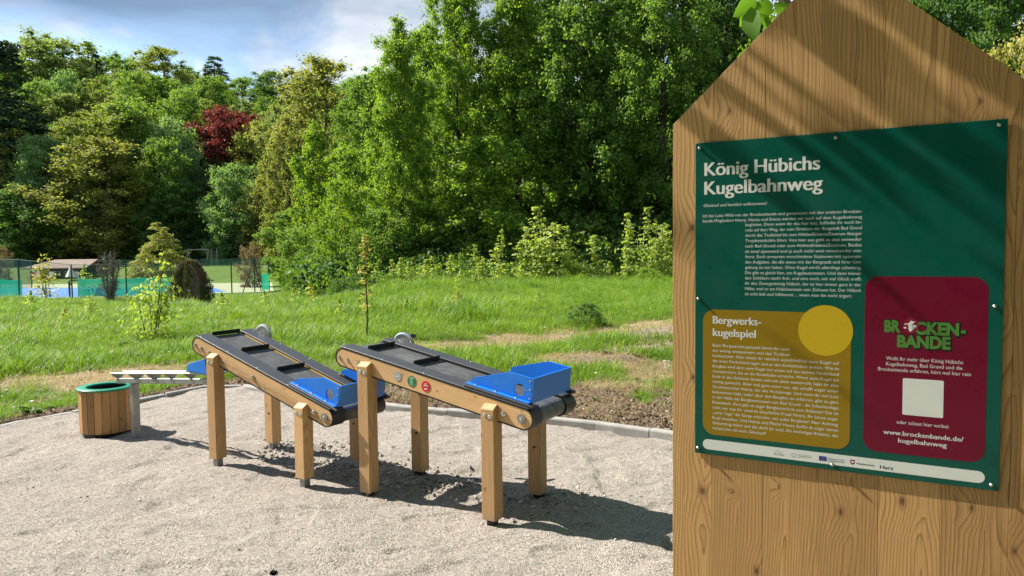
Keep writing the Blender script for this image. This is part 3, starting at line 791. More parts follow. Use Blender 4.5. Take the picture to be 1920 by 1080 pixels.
    # hand wheel on the upper axle, far side
    vw = W+.02; wr_ = .092; bd = B(); ring = []
    for k in range(33):
        t = 6.2832*k/32; ring.append((c1[0]+wr_*math.cos(t), vw+.03, c1[1]+wr_*math.sin(t)))
    bd.tube(ring, .013, 8); wl = bd.build('hand_wheel', M_['steel'], T, True)
    bd = B(); bd.cyl((c1[0], vw+.022, c1[1]), (c1[0], vw+.026, c1[1]), wr_-.008, 32); bd.build('disc', M_['galv'], wl, True)
    bd = B(); bd.cyl((c1[0], W-lap, c1[1]), (c1[0], vw+.04, c1[1]), .014, 14); bd.build('axle', M_['galv'], wl, True)
    ka = math.radians(62 if not split else -100); kc = Vector((c1[0]+wr_*.86*math.cos(ka), vw+.03, c1[1]+wr_*.86*math.sin(ka)))
    bd = B(); bd.tube([kc, kc+Vector((0, .03, 0)), kc+Vector((0, .06, 0)), kc+Vector((0, .085, 0)), kc+Vector((0, .09, 0))], [.009, .015, .019, .014, .004], 14); bd.build('knob', M_['black'], wl, True)
    for (u_, z_, rad, mt_, lines) in badges:
        s_ = (u_-c1[0])/tv[0]; n_ = (z_-(c1[1]+(u_-c1[0])*tv[1]/tv[0]))*nv[1]
        pc = P(s_, lap, n_); q = B(); q.cyl(pc, pc+Vector((0, -.002, 0)), rad, 32); bo = q.build('badge', mt_, T, True)
        if lines:
            q = B()
            for (dx, dz, w_, h_) in lines: q.box(pc+Vector((dx, -.0026, dz)), (w_, .0008, h_))
            q.build('print', M_['badgeprint'], bo)
    return T
M_['badgeprint'] = plain('badge_print', (.72, .74, .7), .5)
M_['badge_grey'] = plain('badge_grey', (.36, .35, .33), .4, .3)
M_['badge_green'] = plain('badge_green', (.006, .19, .07), .35); M_['badge_red'] = plain('badge_red', (.52, .008, .016), .35)
M_['badgedark'] = plain('badge_dark_print', (.08, .08, .08), .5)
gl = [(-.0, .021, .030, .003), (-.004, .012, .012, .002), (.008, .012, .010, .002), (-.002, .005, .010, .002), (.0, -.002, .022, .002), (-.004, -.009, .014, .002), (.003, -.016, .020, .002), (0, -.022, .014, .002)]
rl = [(0, .016, .016, .0025), (0, .010, .022, .0025), (0, .003, .040, .003), (0, -.016, .024, .006)]
conveyor('nearer ball conveyor with grey, green and red badges on its beam', (-1.01, 4.7439, 0), -.5598, (-.173, .886), (1.229, .630), .967, .5265, .8481, .6736, .02, -.01,
         (.10, .50), False, [(.304, .800, .030, M_['badge_grey'], [(-.002, -.001, .026, .003)]), (.419, .777, .034, M_['badge_green'], gl), (.531, .755, .034, M_['badge_red'], rl)], False, (1.096,), 0.0)
conveyor('farther, steeper ball conveyor with a split beam and yellow guide edge', (-2.2756, 5.4404, 0), -.5698, (-.163, .889), (1.200, .491), .9393, .5118, .8155, .5424, .058, 0.0,
         (-.02, .34, .75), True, [], True, (.47, 1.09), .03)

# ------------------------------------------------------------------ steel ball run leading from the upper conveyor to the bin
yl = -.5698; o2 = np.array([-2.2756, 5.4404]); ud = np.array([math.cos(yl), math.sin(yl)]); vd = np.array([-math.sin(yl), math.cos(yl)])
M_['railsteel'] = plain('dull_steel', (.48, .48, .46), .45, .9, var=.15)
RL = thing('ball_run', 'grey steel ball run on a single post, sloping down to the round bin', 'ball run', (*(o2+vd*.20), 0), yl)
e0, e1 = Vector((-1.55, 0, .452)), Vector((-.20, 0, .565)); tv = (e1-e0).normalized(); nv = Vector((-tv.z, 0, tv.x))
Rr = Matrix((tv, (0, 1, 0), nv)).transposed(); Lr = (e1-e0).length; mid = (e0+e1)/2
bd = B(); bd.box(mid+nv*.022, (Lr, .045, .044), Rr, bevel=.003); bd.build('carrier_beam', M_['galv'], RL)
for v in (-.055, .055):
    bd = B(); bd.box(mid+nv*.092+Vector((0, v, 0)), (Lr, .022, .012), Rr, bevel=.002); bd.build('rail', M_['railsteel'], RL)
for k in range(6):
    s_ = -Lr/2+.015+k*(Lr-.03)/5; pc = mid+tv*s_
    bd = B()
    poly_ = [pc+nv*.045+Vector((0, -.02, 0)), pc+nv*.045+Vector((0, .02, 0)), pc+nv*.085+Vector((0, .066, 0)), pc+nv*.085+Vector((0, -.066, 0))]
    bd.prism(poly_, tv*(.006 if k not in (1, 2) else .05)); bd.build('bracket', M_['galv'], RL)
pu = -1.30
bd = B(); bd.box((pu, 0, .235), (.05, .06, .47), bevel=.004); bd.build('post', M_['galv'], RL)
bd = B(); bd.prism([(-.41, -.098, .655), (-.15, -.098, .645), (-.15, -.098, .655), (-.41, -.098, .665)], (0, .196, 0)); CH = bd.build('chute', M_['galv'], RL)
for sgn in (-1, 1):
    y0 = -.10 if sgn < 0 else .10
    out = [(-.395, .668), (-.375, .722), (-.17, .776), (-.15, .660)]
    bd = B(); bd.prism([(u_, y0, z_) for u_, z_ in out], (0, .012*(-sgn), 0), bevel=.0015); bd.build('side_panel', M_['blue'], CH)
bd = B(); bd.prism([(-.151, -.10, .661), (-.171, -.10, .775), (-.159, -.10, .777), (-.139, -.10, .662)], (0, .20, 0)); bd.build('end_panel', M_['blue'], CH)

# ------------------------------------------------------------------ round litter bin
BN = thing('round_bin', 'round bin of upright wooden slats with a green plastic ring on top', 'bin', (-3.63, 6.55, 0), .3)
nsl = 22; R_ = .225
for k in range(nsl):
    t = 6.2832*k/nsl; w = 2*math.pi*R_/nsl-.004
    bd = B(); Rz = Matrix.Rotation(t, 3, 'Z')
    bd.box(Rz @ Vector((R_-.009, 0, .205)), (.018, w, .370), Rz, bevel=.0025); bd.build('slat', M_['slat'], BN, along=(0, 0, 1))
def lathe(bd, prof, n=48):
    rings = [[bd.bm.verts.new((r*math.cos(6.2832*k/n), r*math.sin(6.2832*k/n), z)) for k in range(n)] for r, z in prof]
    for a, b in zip(rings, rings[1:]+rings[:1]):
        for k in range(n): bd.bm.faces.new((a[k], a[(k+1) % n], b[(k+1) % n], b[k]))
bd = B(); lathe(bd, [(.238, .392), (.241, .396), (.241, .406), (.236, .410), (.168, .410), (.163, .405), (.163, .394), (.168, .392)]); bd.build('ring', M_['green_plastic'], BN, True)
bd = B(); lathe(bd, [(.165, .03), (.165, .388), (.200, .388), (.200, .03)]); bd.build('liner', M_['darkmetal'], BN, True)
bd = B(); bd.cyl((0, 0, -.02), (0, 0, .04), .20, 40); bd.build('plinth', M_['darkmetal'], BN, True)

# ------------------------------------------------------------------ information board
BY = -.5171
BD = thing('information_board', 'tall gabled larch board with a dark green information panel', 'information board', (.4727, 1.9033, 0), BY)
ul, ur, ap, zs, za = -.061, .721, .330, 1.914, 2.271
def gable(u): return zs+(za-zs)*(u-ul)/(ap-ul) if u < ap else zs+(za-zs)*(ur-u)/(ur-ap)
us = [ul, .043, .170, .297, .430, .556, .684, ur]
for a, b in zip(us, us[1:]):
    a2, b2 = a+.00025, b-.00025; dv = random.uniform(0, .0004)
    pts = [(a2, .0058+dv, 0), (b2, .0058+dv, 0), (b2, .0058+dv, gable(b2))]
    if a2 < ap < b2: pts.append((ap, .0058+dv, za))
    pts.append((a2, .0058+dv, gable(a2)))
    bd = B(); bd.prism(pts, (0, .060, 0), bevel=.0004); bd.build('plank', M_['board'], BD, along=(0, 0, 1))
HM = np.array([[0.0024643461, -1.27466e-05, -3.2051625439], [0.0001847223, 0.002413705, -0.8873814147], [0.0006362138, -9.39034e-05, 1.0]])
PW, PH, PT = .6645, .8, 1.8606                     # panel width, height, top
def pan(x, y): w = HM @ np.array([x, y, 1.0]); return float(w[0]/w[2]), float(w[1]/w[2])
def enamel(name, col, rough=.32):
    return plain(name, col, rough, var=.05, scale=5, spec=.28)
M_['sgreen'] = enamel('sign_green', (.0008, .075, .053)); M_['sochre'] = enamel('sign_ochre', (.25, .155, .007)); M_['sred'] = enamel('sign_red', (.135, .002, .02))
M_['swhite'] = enamel('sign_white', (.62, .64, .61)); M_['syellow'] = enamel('sign_yellow', (.50, .34, .015)); M_['sblack'] = enamel('sign_black', (.01, .012, .01))
M_['slime'] = enamel('sign_leaf_green', (.075, .20, .04)); M_['smaroon'] = enamel('sign_maroon', (.20, .012, .035)); M_['sblue'] = enamel('sign_blue', (.012, .035, .22))
M_['sgrey'] = enamel('sign_grey', (.30, .32, .30)); M_['sbrown'] = enamel('sign_brown', (.22, .10, .03)); M_['edgewhite'] = enamel('sign_edge', (.5, .5, .48))
def Q(u, v, d): return Vector((u, -d, PT-v))        # panel point: u right, v down, d proud of the face
def rrect(u0, v0, u1, v1, r, n=8):
    o = []
    for cx, cy, a0 in ((u1-r, v0+r, -90), (u1-r, v1-r, 0), (u0+r, v1-r, 90), (u0+r, v0+r, 180)):
        for k in range(n+1):
            t = math.radians(a0+90*k/n); o.append((cx+r*math.cos(t), cy+r*math.sin(t)))
    return o
bd = B(); bd.box((PW/2, .0021, PT-PH/2), (PW, .004, PH), bevel=.0006); panel = bd.build('sign_panel', M_['sgreen'], BD)
def flat(name, outlines, d, mt_, lab=None):
    bd = B()
    for o in outlines: bd.bm.faces.new([bd.bm.verts.new(Q(u, v, d*.2)) for u, v in o])
    bmesh.ops.triangulate(bd.bm, faces=bd.bm.faces)
    ob_ = bd.build(name, mt_, panel)
    for p_ in ob_.data.polygons: pass
    if lab: ob_['label'] = lab
    return ob_
def disc(cx, cy, rx, ry=None, n=40):
    ry = ry or rx; return [(cx+rx*math.cos(6.2832*k/n), cy+ry*math.sin(6.2832*k/n)) for k in range(n)]
flat('ochre_field', [rrect(.0205, .4235, .3685, .7475, .030)], .0004, M_['sochre'], 'ochre text field with rounded corners')
flat('red_field', [rrect(.3965, .335, .6375, .7425, .030)], .0004, M_['sred'], 'crimson text field with rounded corners')
flat('sponsor_bar', [rrect(.021, .7605, .6385, .787, .0130)], .0004, M_['swhite'], 'white bar with small sponsor logos')
flat('portrait_disc', [disc(.312, .4655, .0605)], .0008, M_['syellow'], 'empty yellow disc overlapping the ochre field')
flat('scan_plate', [rrect(.4770, .5665, .5575, .6505, .003)], .0008, M_['swhite'], 'blank white square plate')
# lettering
TMP = bpy.data.scenes.new('lettering_workshop')      # text is turned into meshes in an empty scene of its own (quick), then dropped
def text_mesh(body, size, bold=0.0, res=2):
    cu = bpy.data.curves.new('t', 'FONT'); cu.body = body; cu.size = size; cu.resolution_u = res; cu.offset = bold*size
    ob_ = bpy.data.objects.new('t', cu); TMP.collection.objects.link(ob_)
    vl = TMP.view_layers[0]; vl.update(); ev = ob_.evaluated_get(vl.depsgraph); me_ = ev.to_mesh()
    n = len(me_.vertices); co = np.zeros(n*3, np.float32); me_.vertices.foreach_get('co', co)
    fs = [tuple(p.vertices) for p in me_.polygons]; ev.to_mesh_clear()
    bpy.data.objects.remove(ob_); bpy.data.curves.remove(cu)
    return co.reshape(-1, 3)[:, :2].astype(float), fs
def lettering(name, lines, mt_, d, lab=None, res=2, fat=None):
    """lines: (text, u0, u1 or None, baseline v, cap height, bold); stretched to end at u1"""
    V = []; F = []
    for (body, u0, u1, v, cap, bold) in lines:
        co, fs = text_mesh(body, 1.0, 0.0 if fat is None else fat, res=res)
        s_ = cap/.72; w = co[:, 0].max()-co[:, 0].min(); bw = bold*s_ if fat is None else 0; sx = s_ if u1 is None else (u1-u0-2*bw)/w
        steps = [0] if bw == 0 else [-1, -.34, .34, 1]                # heavier weights: the outline printed again a hair to each side
        for i, k in enumerate(steps):
            b = len(V)
            for x, y in co: V.append(Q(u0+bw+k*bw+(x-co[:, 0].min())*sx, v-y*s_, d*.2+i*.00002))
            F += [tuple(b+j for j in f) for f in fs]
    me_ = bpy.data.meshes.new(name); me_.from_pydata([tuple(v) for v in V], [], F); me_.materials.append(mt_)
    ob_ = link(bpy.data.objects.new(name, me_), panel)
    if lab: ob_['label'] = lab
    return ob_
W_ = M_['swhite']
lettering('title_lettering', [('König Hübichs', .0228, .297, .0836, .0345, .030), ('Kugelbahnweg', .0226, .3031, .1312, .0345, .030)], W_, .0008, 'large white bold two-line heading', 8)
lettering('greeting_lettering', [('Glückauf und herzlich willkommen!', .021, .1763, .1624, .0078, .0)], W_, .0008)
p1 = ['Ich bin Luke Wild von der Brockenbande und gemeinsam mit den anderen Brocken-', 'bande-Mitgliedern Henry, Hanna und Emma werden wir euch auf dem Kugelbahnweg']
p2 = ['begleiten. Denn wenn ihr das hier lest, befindet ihr euch be-', 'reits auf dem Weg, der vom Ortskern der Bergstadt Bad Grund', 'durch das Teufelstal bis zum HöhlenErlebnisZentrum Iberger',
      'Tropfsteinhöhle führt. Von hier aus geht es also entweder', 'nach Bad Grund oder zum HöhlenErlebnisZentrum. Beides', 'ist total spannend und ja auch nicht weit voneinander ent-',
      'fernt. Euch erwarten verschiedene Stationen mit spannen-', 'den Aufgaben, die alle etwas mit der Bergstadt und ihrer Um-', 'gebung zu tun haben. Ohne Kugel wird\'s allerdings schwierig.',
      'Die gibt es gleich hier, am Kugelautomaten. Und dann immer', 'den Schildern nach! Ach, und eins noch, mit viel Glück trefft', 'ihr den Zwergenkönig Hübich, der ist hier immer ganz in der',
      'Nähe, weil er am Hübichenstein sein Zuhause hat. Der Hübich', 'ist echt lieb und hilfsbereit ... wenn man ihn nicht ärgert.']
lettering('story_lettering', [(p1[0], .0195, .388, .1888, .0078, .0), (p1[1], .0195, .388, .2016, .0078, .0)] +
          [(s_, .1255, .388 if i < 13 else .3695, .2136+.01322*i, .0078, .0) for i, s_ in enumerate(p2)], W_, .0008, 'block of small white text')
p3 = ['Beim Bergwerkskugelspiel könnt ihr euch', 'ein wenig entspannen und das Treiben', 'beobachten. Hier müsst ihr nämlich ausschließlich eure Kugel auf', 'das erste Förderband legen und an den Kurbelrädern drehen. Wie im',
      'Bergbau wird dann eure Kugel von einem auf das nächste Förderband', 'transportiert, bis es die Rodelbahn erreicht. Wenn eure Kugel am', 'Ende in den Schienen landet und von allein weiterrollt, habt ihr alles',
      'richtig gemacht. Aber mal ganz unter uns, das schafft sogar unser', 'Grobmotoriker Henry, der alte Archäologe. Und wenn ihr nun Lust', 'bekommen habt, mehr über den Bergbau zu erfahren, gibt es ganz',
      'in der Nähe das Bergbaumuseum von Bad Grund - die Schachtanlage', 'Knesebeck. Dort gibt es sogar Bergbautechnik zum Anfassen! Das ist', 'nicht nur was für unseren Geschichts-Freak Henry. Ihr könnt sogar',
      '„unter Tage“ die Gänge erkunden, wie echte Bergleute! Aber Achtung:', 'Kopf einziehen. Und Helme sind Pflicht! Henry durfte da sogar seinen', 'Geburtstag feiern und das dürft ihr auch. Ein einmaliges Erlebnis, das', 'verspreche ich euch, Glückauf!']
lettering('game_heading', [('Bergwerks-', .0456, .1654, .4598, .0205, .028), ('kugelspiel', .0456, .1526, .4912, .0205, .028)], W_, .0008, 'white bold heading on the ochre field', 6)
lettering('game_lettering', [(s_, .0456, .2319 if i < 2 else (.3433 if i < 16 else .1772), .5186+.01338*i, .0078, .0) for i, s_ in enumerate(p3)], W_, .0008, 'block of small white text on the ochre field')
lettering('red_field_lettering', [('Wollt Ihr mehr über König Hübichs', .4423, .5932, .5270, .0085, .0), ('Kugelbahnweg, Bad Grund und die', .4425, .5925, .5398, .0085, .0),
          ('Brockenbande erfahren, hört mal hier rein', .4261, .6086, .5525, .0085, .0)], W_, .0008)
lettering('hint_lettering', [('oder schaut hier vorbei:', .4659, .5693, .6725, .0085, .0)], W_, .0008)
lettering('web_address', [('www.brockenbande.de/', .4388, .5972, .6992, .0108, .022), ('kugelbahnweg', .4697, .566, .7158, .0108, .022)], W_, .0008, 'white bold web address')
lg = [('BR', .4375, .4705, .4615, .0260, .05), ('CKEN', .4985, .5845, .4640, .0270, .05), ('-', .5880, .5970, .4640, .0270, .05), ('BANDE', .4640, .5690, .4950, .0265, .05)]
lettering('logo_outline', [(t_, u0-.001, u1+.003, v+.0015, c_*1.05, .11) for t_, u0, u1, v, c_, b in lg], M_['sblack'], .0008, None, 6, .11)
lettering('logo_lettering', lg, M_['slime'], .0012, 'leaf green block capitals with black outline', 6, .05)
def cp(x, y): return pan(1640+x/9.6, 570+y/9.6)
flat('logo_disc', [[cp(660+140*math.cos(6.2832*k/36), 405+140*math.sin(6.2832*k/36)) for k in range(36)]], .0014, M_['smaroon'])
wt = [(655, 310), (690, 330), (735, 330), (715, 350), (690, 362), (665, 380), (680, 395), (760, 405), (755, 425), (700, 412), (690, 440), (700, 455), (680, 490), (645, 515), (625, 490), (610, 470), (615, 420), (605, 400), (600, 380), (540, 385), (535, 370), (600, 365), (640, 340)]
flat('logo_emblem', [[cp(*p) for p in wt], [cp(515, 440), cp(550, 425), cp(585, 440), cp(550, 460)]], .0017, W_, 'white flying figure in the round emblem')
# sponsor marks
def strip(pts, w):
    out = []
    for (a, b), (c_, d_) in zip(pts, pts[1:]):
        n = np.array([-(d_-b), c_-a]); n = n/np.hypot(*n)*w/2
        out.append([(a+n[0], b+n[1]), (c_+n[0], d_+n[1]), (c_-n[0], d_-n[1]), (a-n[0], b-n[1])])
    return out
u0, v0 = .2091, .7738
flat('mountain_mark', strip([(u0-.010, v0+.001), (u0-.004, v0-.006), (u0+.001, v0), (u0+.004, v0-.003), (u0+.008, v0+.001)], .0009), .0008, M_['sbrown'])
flat('wave_mark', strip([(u0-.012, v0+.003), (u0-.003, v0+.0022), (u0+.005, v0+.0032), (u0+.013, v0+.0028)], .0009)+strip([(u0-.012, v0+.0055), (u0, v0+.0052), (u0+.012, v0+.0055)], .0014), .0008, M_['sgrey'])
ringp = [(.2445+.0048*math.cos(6.2832*k/20), .7750+.0048*math.sin(6.2832*k/20)) for k in range(21)]
flat('round_mark', strip(ringp, .0016), .0008, M_['sgrey'])
flat('caption_mark', strip([(.2530, .7715), (.2840, .7715)], .0008)+strip([(.2530, .7752), (.2850, .7752)], .0022)+strip([(.2530, .7790), (.2780, .7790)], .0007), .0008, M_['sgrey'])
flat('flag_field', [[(.3015, .7690), (.3185, .7690), (.3185, .7805), (.3015, .7805)]], .0008, M_['sblue'])
flat('flag_stars', [disc(.310+.0036*math.cos(6.2832*k/12), .77475+.0036*math.sin(6.2832*k/12), .00055, n=6) for k in range(12)], .0011, M_['syellow'])
lettering('flag_caption', [('Kofinanziert von der', .3205, .3575, .7740, .0030, .02), ('Europäischen Union', .3205, .3579, .7790, .0030, .02)], M_['sblue'], .0008)
flat('shield', [[(.3700, .7690), (.3800, .7690), (.3800, .7765), (.3775, .7795), (.3750, .7806), (.3725, .7795), (.3700, .7765)]], .0008, M_['sred'])
flat('shield_horse', [[(.3718, .7725), (.3735, .7715), (.3745, .7728), (.3770, .7725), (.3785, .7712), (.3788, .7730), (.3776, .7745), (.3785, .7765), (.3770, .7758), (.3752, .7762), (.3740, .7780), (.3735, .7760), (.3722, .7758), (.3732, .7742)]], .0011, W_)
lettering('state_caption', [('Niedersachsen', .3840, .4219, .7782, .0042, .02)], M_['sblack'], .0008)
lettering('region_caption', [('Harz', .4331, .4607, .7815, .0085, .012)], M_['sblack'], .0008, None, 3)
for (x, y) in [(.0108, .0128), (.33, .0125), (.6488, .0119), (.0085, .3966), (.6488, .3974), (.0085, .7850), (.3311, .7864), (.6506, .7867)]:
    q = B(); c_ = Q(x, y, .0005); q.cyl(c_, c_+Vector((0, -.004, 0)), .0048, 14, .0038); q.cyl(c_+Vector((0, -.004, 0)), c_+Vector((0, -.0062, 0)), .0036, 12, .0016); q.build('screw', M_['steel'], panel, True)

bpy.data.scenes.remove(TMP)

# ------------------------------------------------------------------ trees and shrubs
def leaves(pos, nrm, size, fold=.12, droop=.25, wid=.36, rg=rng):
    """kite-shaped, slightly folded leaf faces"""
    n = len(pos); t = rg.normal(size=(n, 3)); t[:, 2] -= droop
    t -= nrm*(t*nrm).sum(1, keepdims=True); t /= np.linalg.norm(t, axis=1, keepdims=True)+1e-9
    b = np.cross(nrm, t); s = size[:, None]
    V = np.stack([pos-t*s*.5, pos+b*s*wid+nrm*s*fold-t*s*.05, pos+t*s*.55, pos-b*s*wid+nrm*s*fold-t*s*.05], 1).reshape(-1, 3)
    return V, np.arange(n*4).reshape(-1, 4)
def unit(v): return v/(np.linalg.norm(v, axis=1, keepdims=True)+1e-9)
PROF = {
    'oval': lambda t: np.sin(np.pi*np.clip(t*.78+.19, 0, 1))**.65,
    'round': lambda t: np.sqrt(np.clip(1-(1.65*t-.65)**2, 0, 1))**.8,
    'spread': lambda t: np.clip(t*3.5+.45, 0, 1)*np.sqrt(np.clip(1-t**2.4, 0, 1)),
    'tall': lambda t: np.clip(t*5+.55, 0, 1)*np.clip(1.06-t, 0, 1)**.55,
    'cone': lambda t: np.clip(1.02-t, 0, 1)**.9*np.clip(t*8+.6, 0, 1),
}
def make_tree(seed, H, W, base, prof, ncl, nlf, ls, clr=(.13, .24), flat_=1.0, up=.25, limbs=16, trunk_r=None, lump=.3, conifer=False, stems=1):
    """returns (crown mesh, trunk mesh) for a tree of height H and crown width W standing at the origin"""
    r = np.random.default_rng(seed); f = PROF[prof]
    if conifer:
        t = r.random(ncl*3); keep = r.random(ncl*3) < f(t)**1.3+.08; t = t[keep][:ncl]; k = len(t)
        a = r.uniform(0, 6.2832, k)
        rad = W/2*f(t)*np.sqrt(r.uniform(.12, 1, k))
        C = np.stack([rad*np.cos(a), rad*np.sin(a), base+(H-base)*t], 1)
        rc = W/2*r.uniform(*clr, k)*(.55+.45*f(t))
    else:                                          # boughs carry lobes, lobes carry sprays of leaves
        nl = max(18, ncl//8); tl = (np.arange(nl)+r.random(nl))/nl; tl = tl[r.random(nl) < .45+.55*f(tl)]; nl = len(tl)
        al = np.arange(nl)*2.39996+r.normal(size=nl)*.5
        rl_ = W/2*(.34+.22*r.random(nl))*(.5+.5*f(tl))
        hr_ = np.maximum(W/2*f(tl)*(1+lump*(r.random(nl)-.6))-rl_*.8, 0)*np.sqrt(r.uniform(.30, 1, nl))
        LC = np.stack([hr_*np.cos(al), hr_*np.sin(al), base+(H-base)*tl*(1-.035)], 1)
        li = np.repeat(np.arange(nl), max(5, ncl//nl)); k = len(li)
        dd_ = unit(r.normal(size=(k, 3))+np.array([0, 0, .2])+.45*np.stack([np.cos(al), np.sin(al), 0*al], 1)[li])
        C = LC[li]+dd_*np.array([1, 1, 1.0])*(rl_[li]*r.uniform(.12, 1.15, k))[:, None]
        C[:, 2] = np.clip(C[:, 2], base*.8+.02*H, H*.99)
        t = np.clip((C[:, 2]-base)/(H-base), 0, 1); a = np.arctan2(C[:, 1], C[:, 0])
        rc = W/2*r.uniform(*clr, k)*.8
    per = r.poisson(nlf/k, k)+2; idx = np.repeat(np.arange(k), per); n = len(idx)
    out = np.stack([np.cos(a), np.sin(a), np.zeros(k)], 1)[idx]
    d = unit(r.normal(size=(n, 3))+out*.55+np.array([0, 0, up]))
    if conifer:
        sh = np.stack([np.ones(n)*1.0, np.ones(n)*1.0, np.ones(n)*.35], 1)
        pos = C[idx]+d*sh*(rc[idx]*r.uniform(.2, 1.15, n))[:, None]+out*(rc[idx]*.5)[:, None]
        pos[:, 2] -= .25*np.linalg.norm(pos[:, :2], axis=1)
        nrm = unit(d*.3+np.array([0, 0, .7])+r.normal(size=(n, 3))*.5)
    else:
        pos = C[idx]+d*np.array([1, 1, flat_])*(rc[idx]*np.abs(r.normal(size=n))*.85)[:, None]
        nrm = unit(d*.6+np.array([0, 0, .25])+r.normal(size=(n, 3))*.6)
    pos[:, 2] = np.maximum(pos[:, 2], .05*H if base > 0.1*H else .02*H)
    V, F = leaves(pos, nrm, ls*r.uniform(.6, 1.35, n), wid=.36 if not conifer else .2, rg=r)
    me = mesh_np('crown', V, F)
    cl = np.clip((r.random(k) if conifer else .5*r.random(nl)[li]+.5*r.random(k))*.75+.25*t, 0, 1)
    fattr(me, 'cl', np.repeat(cl[idx], 4))
    bd = B(); tr = trunk_r or H*.016
    for s_ in range(stems):
        ba = r.uniform(0, 6.28); bx, by = (0, 0) if stems == 1 else (math.cos(ba)*W*.10, math.sin(ba)*W*.10)
        hz = H*(.9 if stems == 1 else r.uniform(.6, .9)); lean = r.normal(size=2)*W*(.03 if stems == 1 else .12)
        pts = [Vector((bx+lean[0]*q+math.sin(q*5+seed)*W*.012, by+lean[1]*q+math.cos(q*4+seed)*W*.012, hz*q-(.15 if q == 0 else 0))) for q in (0, .12, .3, .5, .72, 1)]
        bd.tube(pts, [tr*q for q in (1.35, 1, .82, .62, .38, .08)], 8)
    order = r.permutation(k)[:limbs]
    for i in order:
        c_ = Vector(C[i]); z0 = max(base*.6, c_.z-np.hypot(c_.x, c_.y)*r.uniform(.6, 1.1)); z0 = min(z0, H*.8)
        s_ = Vector((0, 0, z0)); md = (s_+c_)/2+Vector((0, 0, .04*H*r.random())); rr2 = tr*.42*(1-z0/H)
        bd.tube([s_, s_.lerp(md, .5), md, c_], [rr2, rr2*.8, rr2*.6, rr2*.15], 5)
    tm = bpy.data.meshes.new('trunk'); bd.bm.to_mesh(tm); bd.bm.free()
    tm.polygons.foreach_set('use_smooth', np.ones(len(tm.polygons), bool))
    return me, tm, H, W
LM = {
    'fresh': leafmat('maple_leaf_fresh', (.11, .215, .032), (.30, .43, .068), .56),
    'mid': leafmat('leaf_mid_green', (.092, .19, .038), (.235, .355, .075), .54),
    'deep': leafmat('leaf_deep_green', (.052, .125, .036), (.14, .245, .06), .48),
    'olive': leafmat('leaf_olive', (.165, .215, .05), (.34, .39, .105), .54, tcol=(1.1, 1.15, .5)),
    'bronze': leafmat('leaf_bronze_green', (.18, .205, .048), (.35, .365, .10), .54, tcol=(1.1, 1.1, .5)),
    'grey': leafmat('leaf_grey_green', (.15, .215, .08), (.31, .385, .15), .52),
    'bluegreen': leafmat('leaf_blue_green', (.115, .225, .09), (.29, .44, .20), .52),
    'copper': leafmat('leaf_copper', (.10, .028, .025), (.26, .075, .06), .45, tcol=(1.3, .6, .5)),
    'fir': leafmat('fir_needles', (.020, .048, .026), (.055, .10, .048), .2),
    'spruce': leafmat('spruce_needles', (.05, .095, .038), (.12, .19, .068), .3),
    'lime': leafmat('leaf_lime', (.11, .20, .020), (.28, .41, .05), .5),
    'sap': leafmat('sapling_leaf', (.19, .28, .055), (.44, .52, .15), .5),
    'yellowsap': leafmat('sapling_leaf_yellow', (.28, .30, .06), (.55, .50, .14), .5),
    'gold': leafmat('golden_needles', (.21, .24, .060), (.38, .39, .12), .35),
    'thuja': leafmat('thuja_scales', (.045, .054, .020), (.12, .115, .045), .2),
    'thujadead': leafmat('thuja_dead', (.11, .078, .06), (.25, .185, .145), .15),
    'hedge': leafmat('undergrowth_leaf', (.045, .10, .018), (.13, .23, .04), .42),
    'pink': leafmat('reddish_blossom', (.17, .12, .075), (.30, .22, .13), .35),
    'pale': leafmat('pale_yellow_leaf', (.24, .25, .075), (.50, .45, .17), .45),
}
KIND = {
    'broad': [make_tree(11+i, 20, 13, 1.2, p, 300, 40000, .30, clr=(.10, .18), lump=.4) for i, p in enumerate(('round', 'oval', 'spread'))],
    'airy': [make_tree(21+i, 20, 12, 1.2, p, 360, 40000, .26, clr=(.08, .15), lump=.5) for i, p in enumerate(('oval', 'spread'))],
    'fir': [make_tree(31+i, 22, 8.5, .6, 'cone', 520, 30000, .40, clr=(.16, .30), conifer=True, up=0, limbs=4) for i in range(2)],
    'big': [make_tree(41, 24, 12.5, 1.2, 'tall', 560, 105000, .22, clr=(.075, .145), lump=.5, limbs=50), make_tree(42, 24, 13, 2.0, 'oval', 560, 105000, .22, clr=(.075, .145), lump=.5, limbs=50),
            make_tree(43, 22, 11, 3.5, 'tall', 460, 85000, .22, clr=(.075, .145), lump=.55, limbs=60)],
    'young': [make_tree(51+i, 9, 4.6, .3, 'oval', 260, 21000, .15, clr=(.11, .19), lump=.5, stems=2) for i in range(2)],
    'bush': [make_tree(61+i, 5, 5.2, .1, 'round', 220, 17000, .12, clr=(.12, .21), lump=.4, stems=4, limbs=10, trunk_r=.05) for i in range(2)],
}
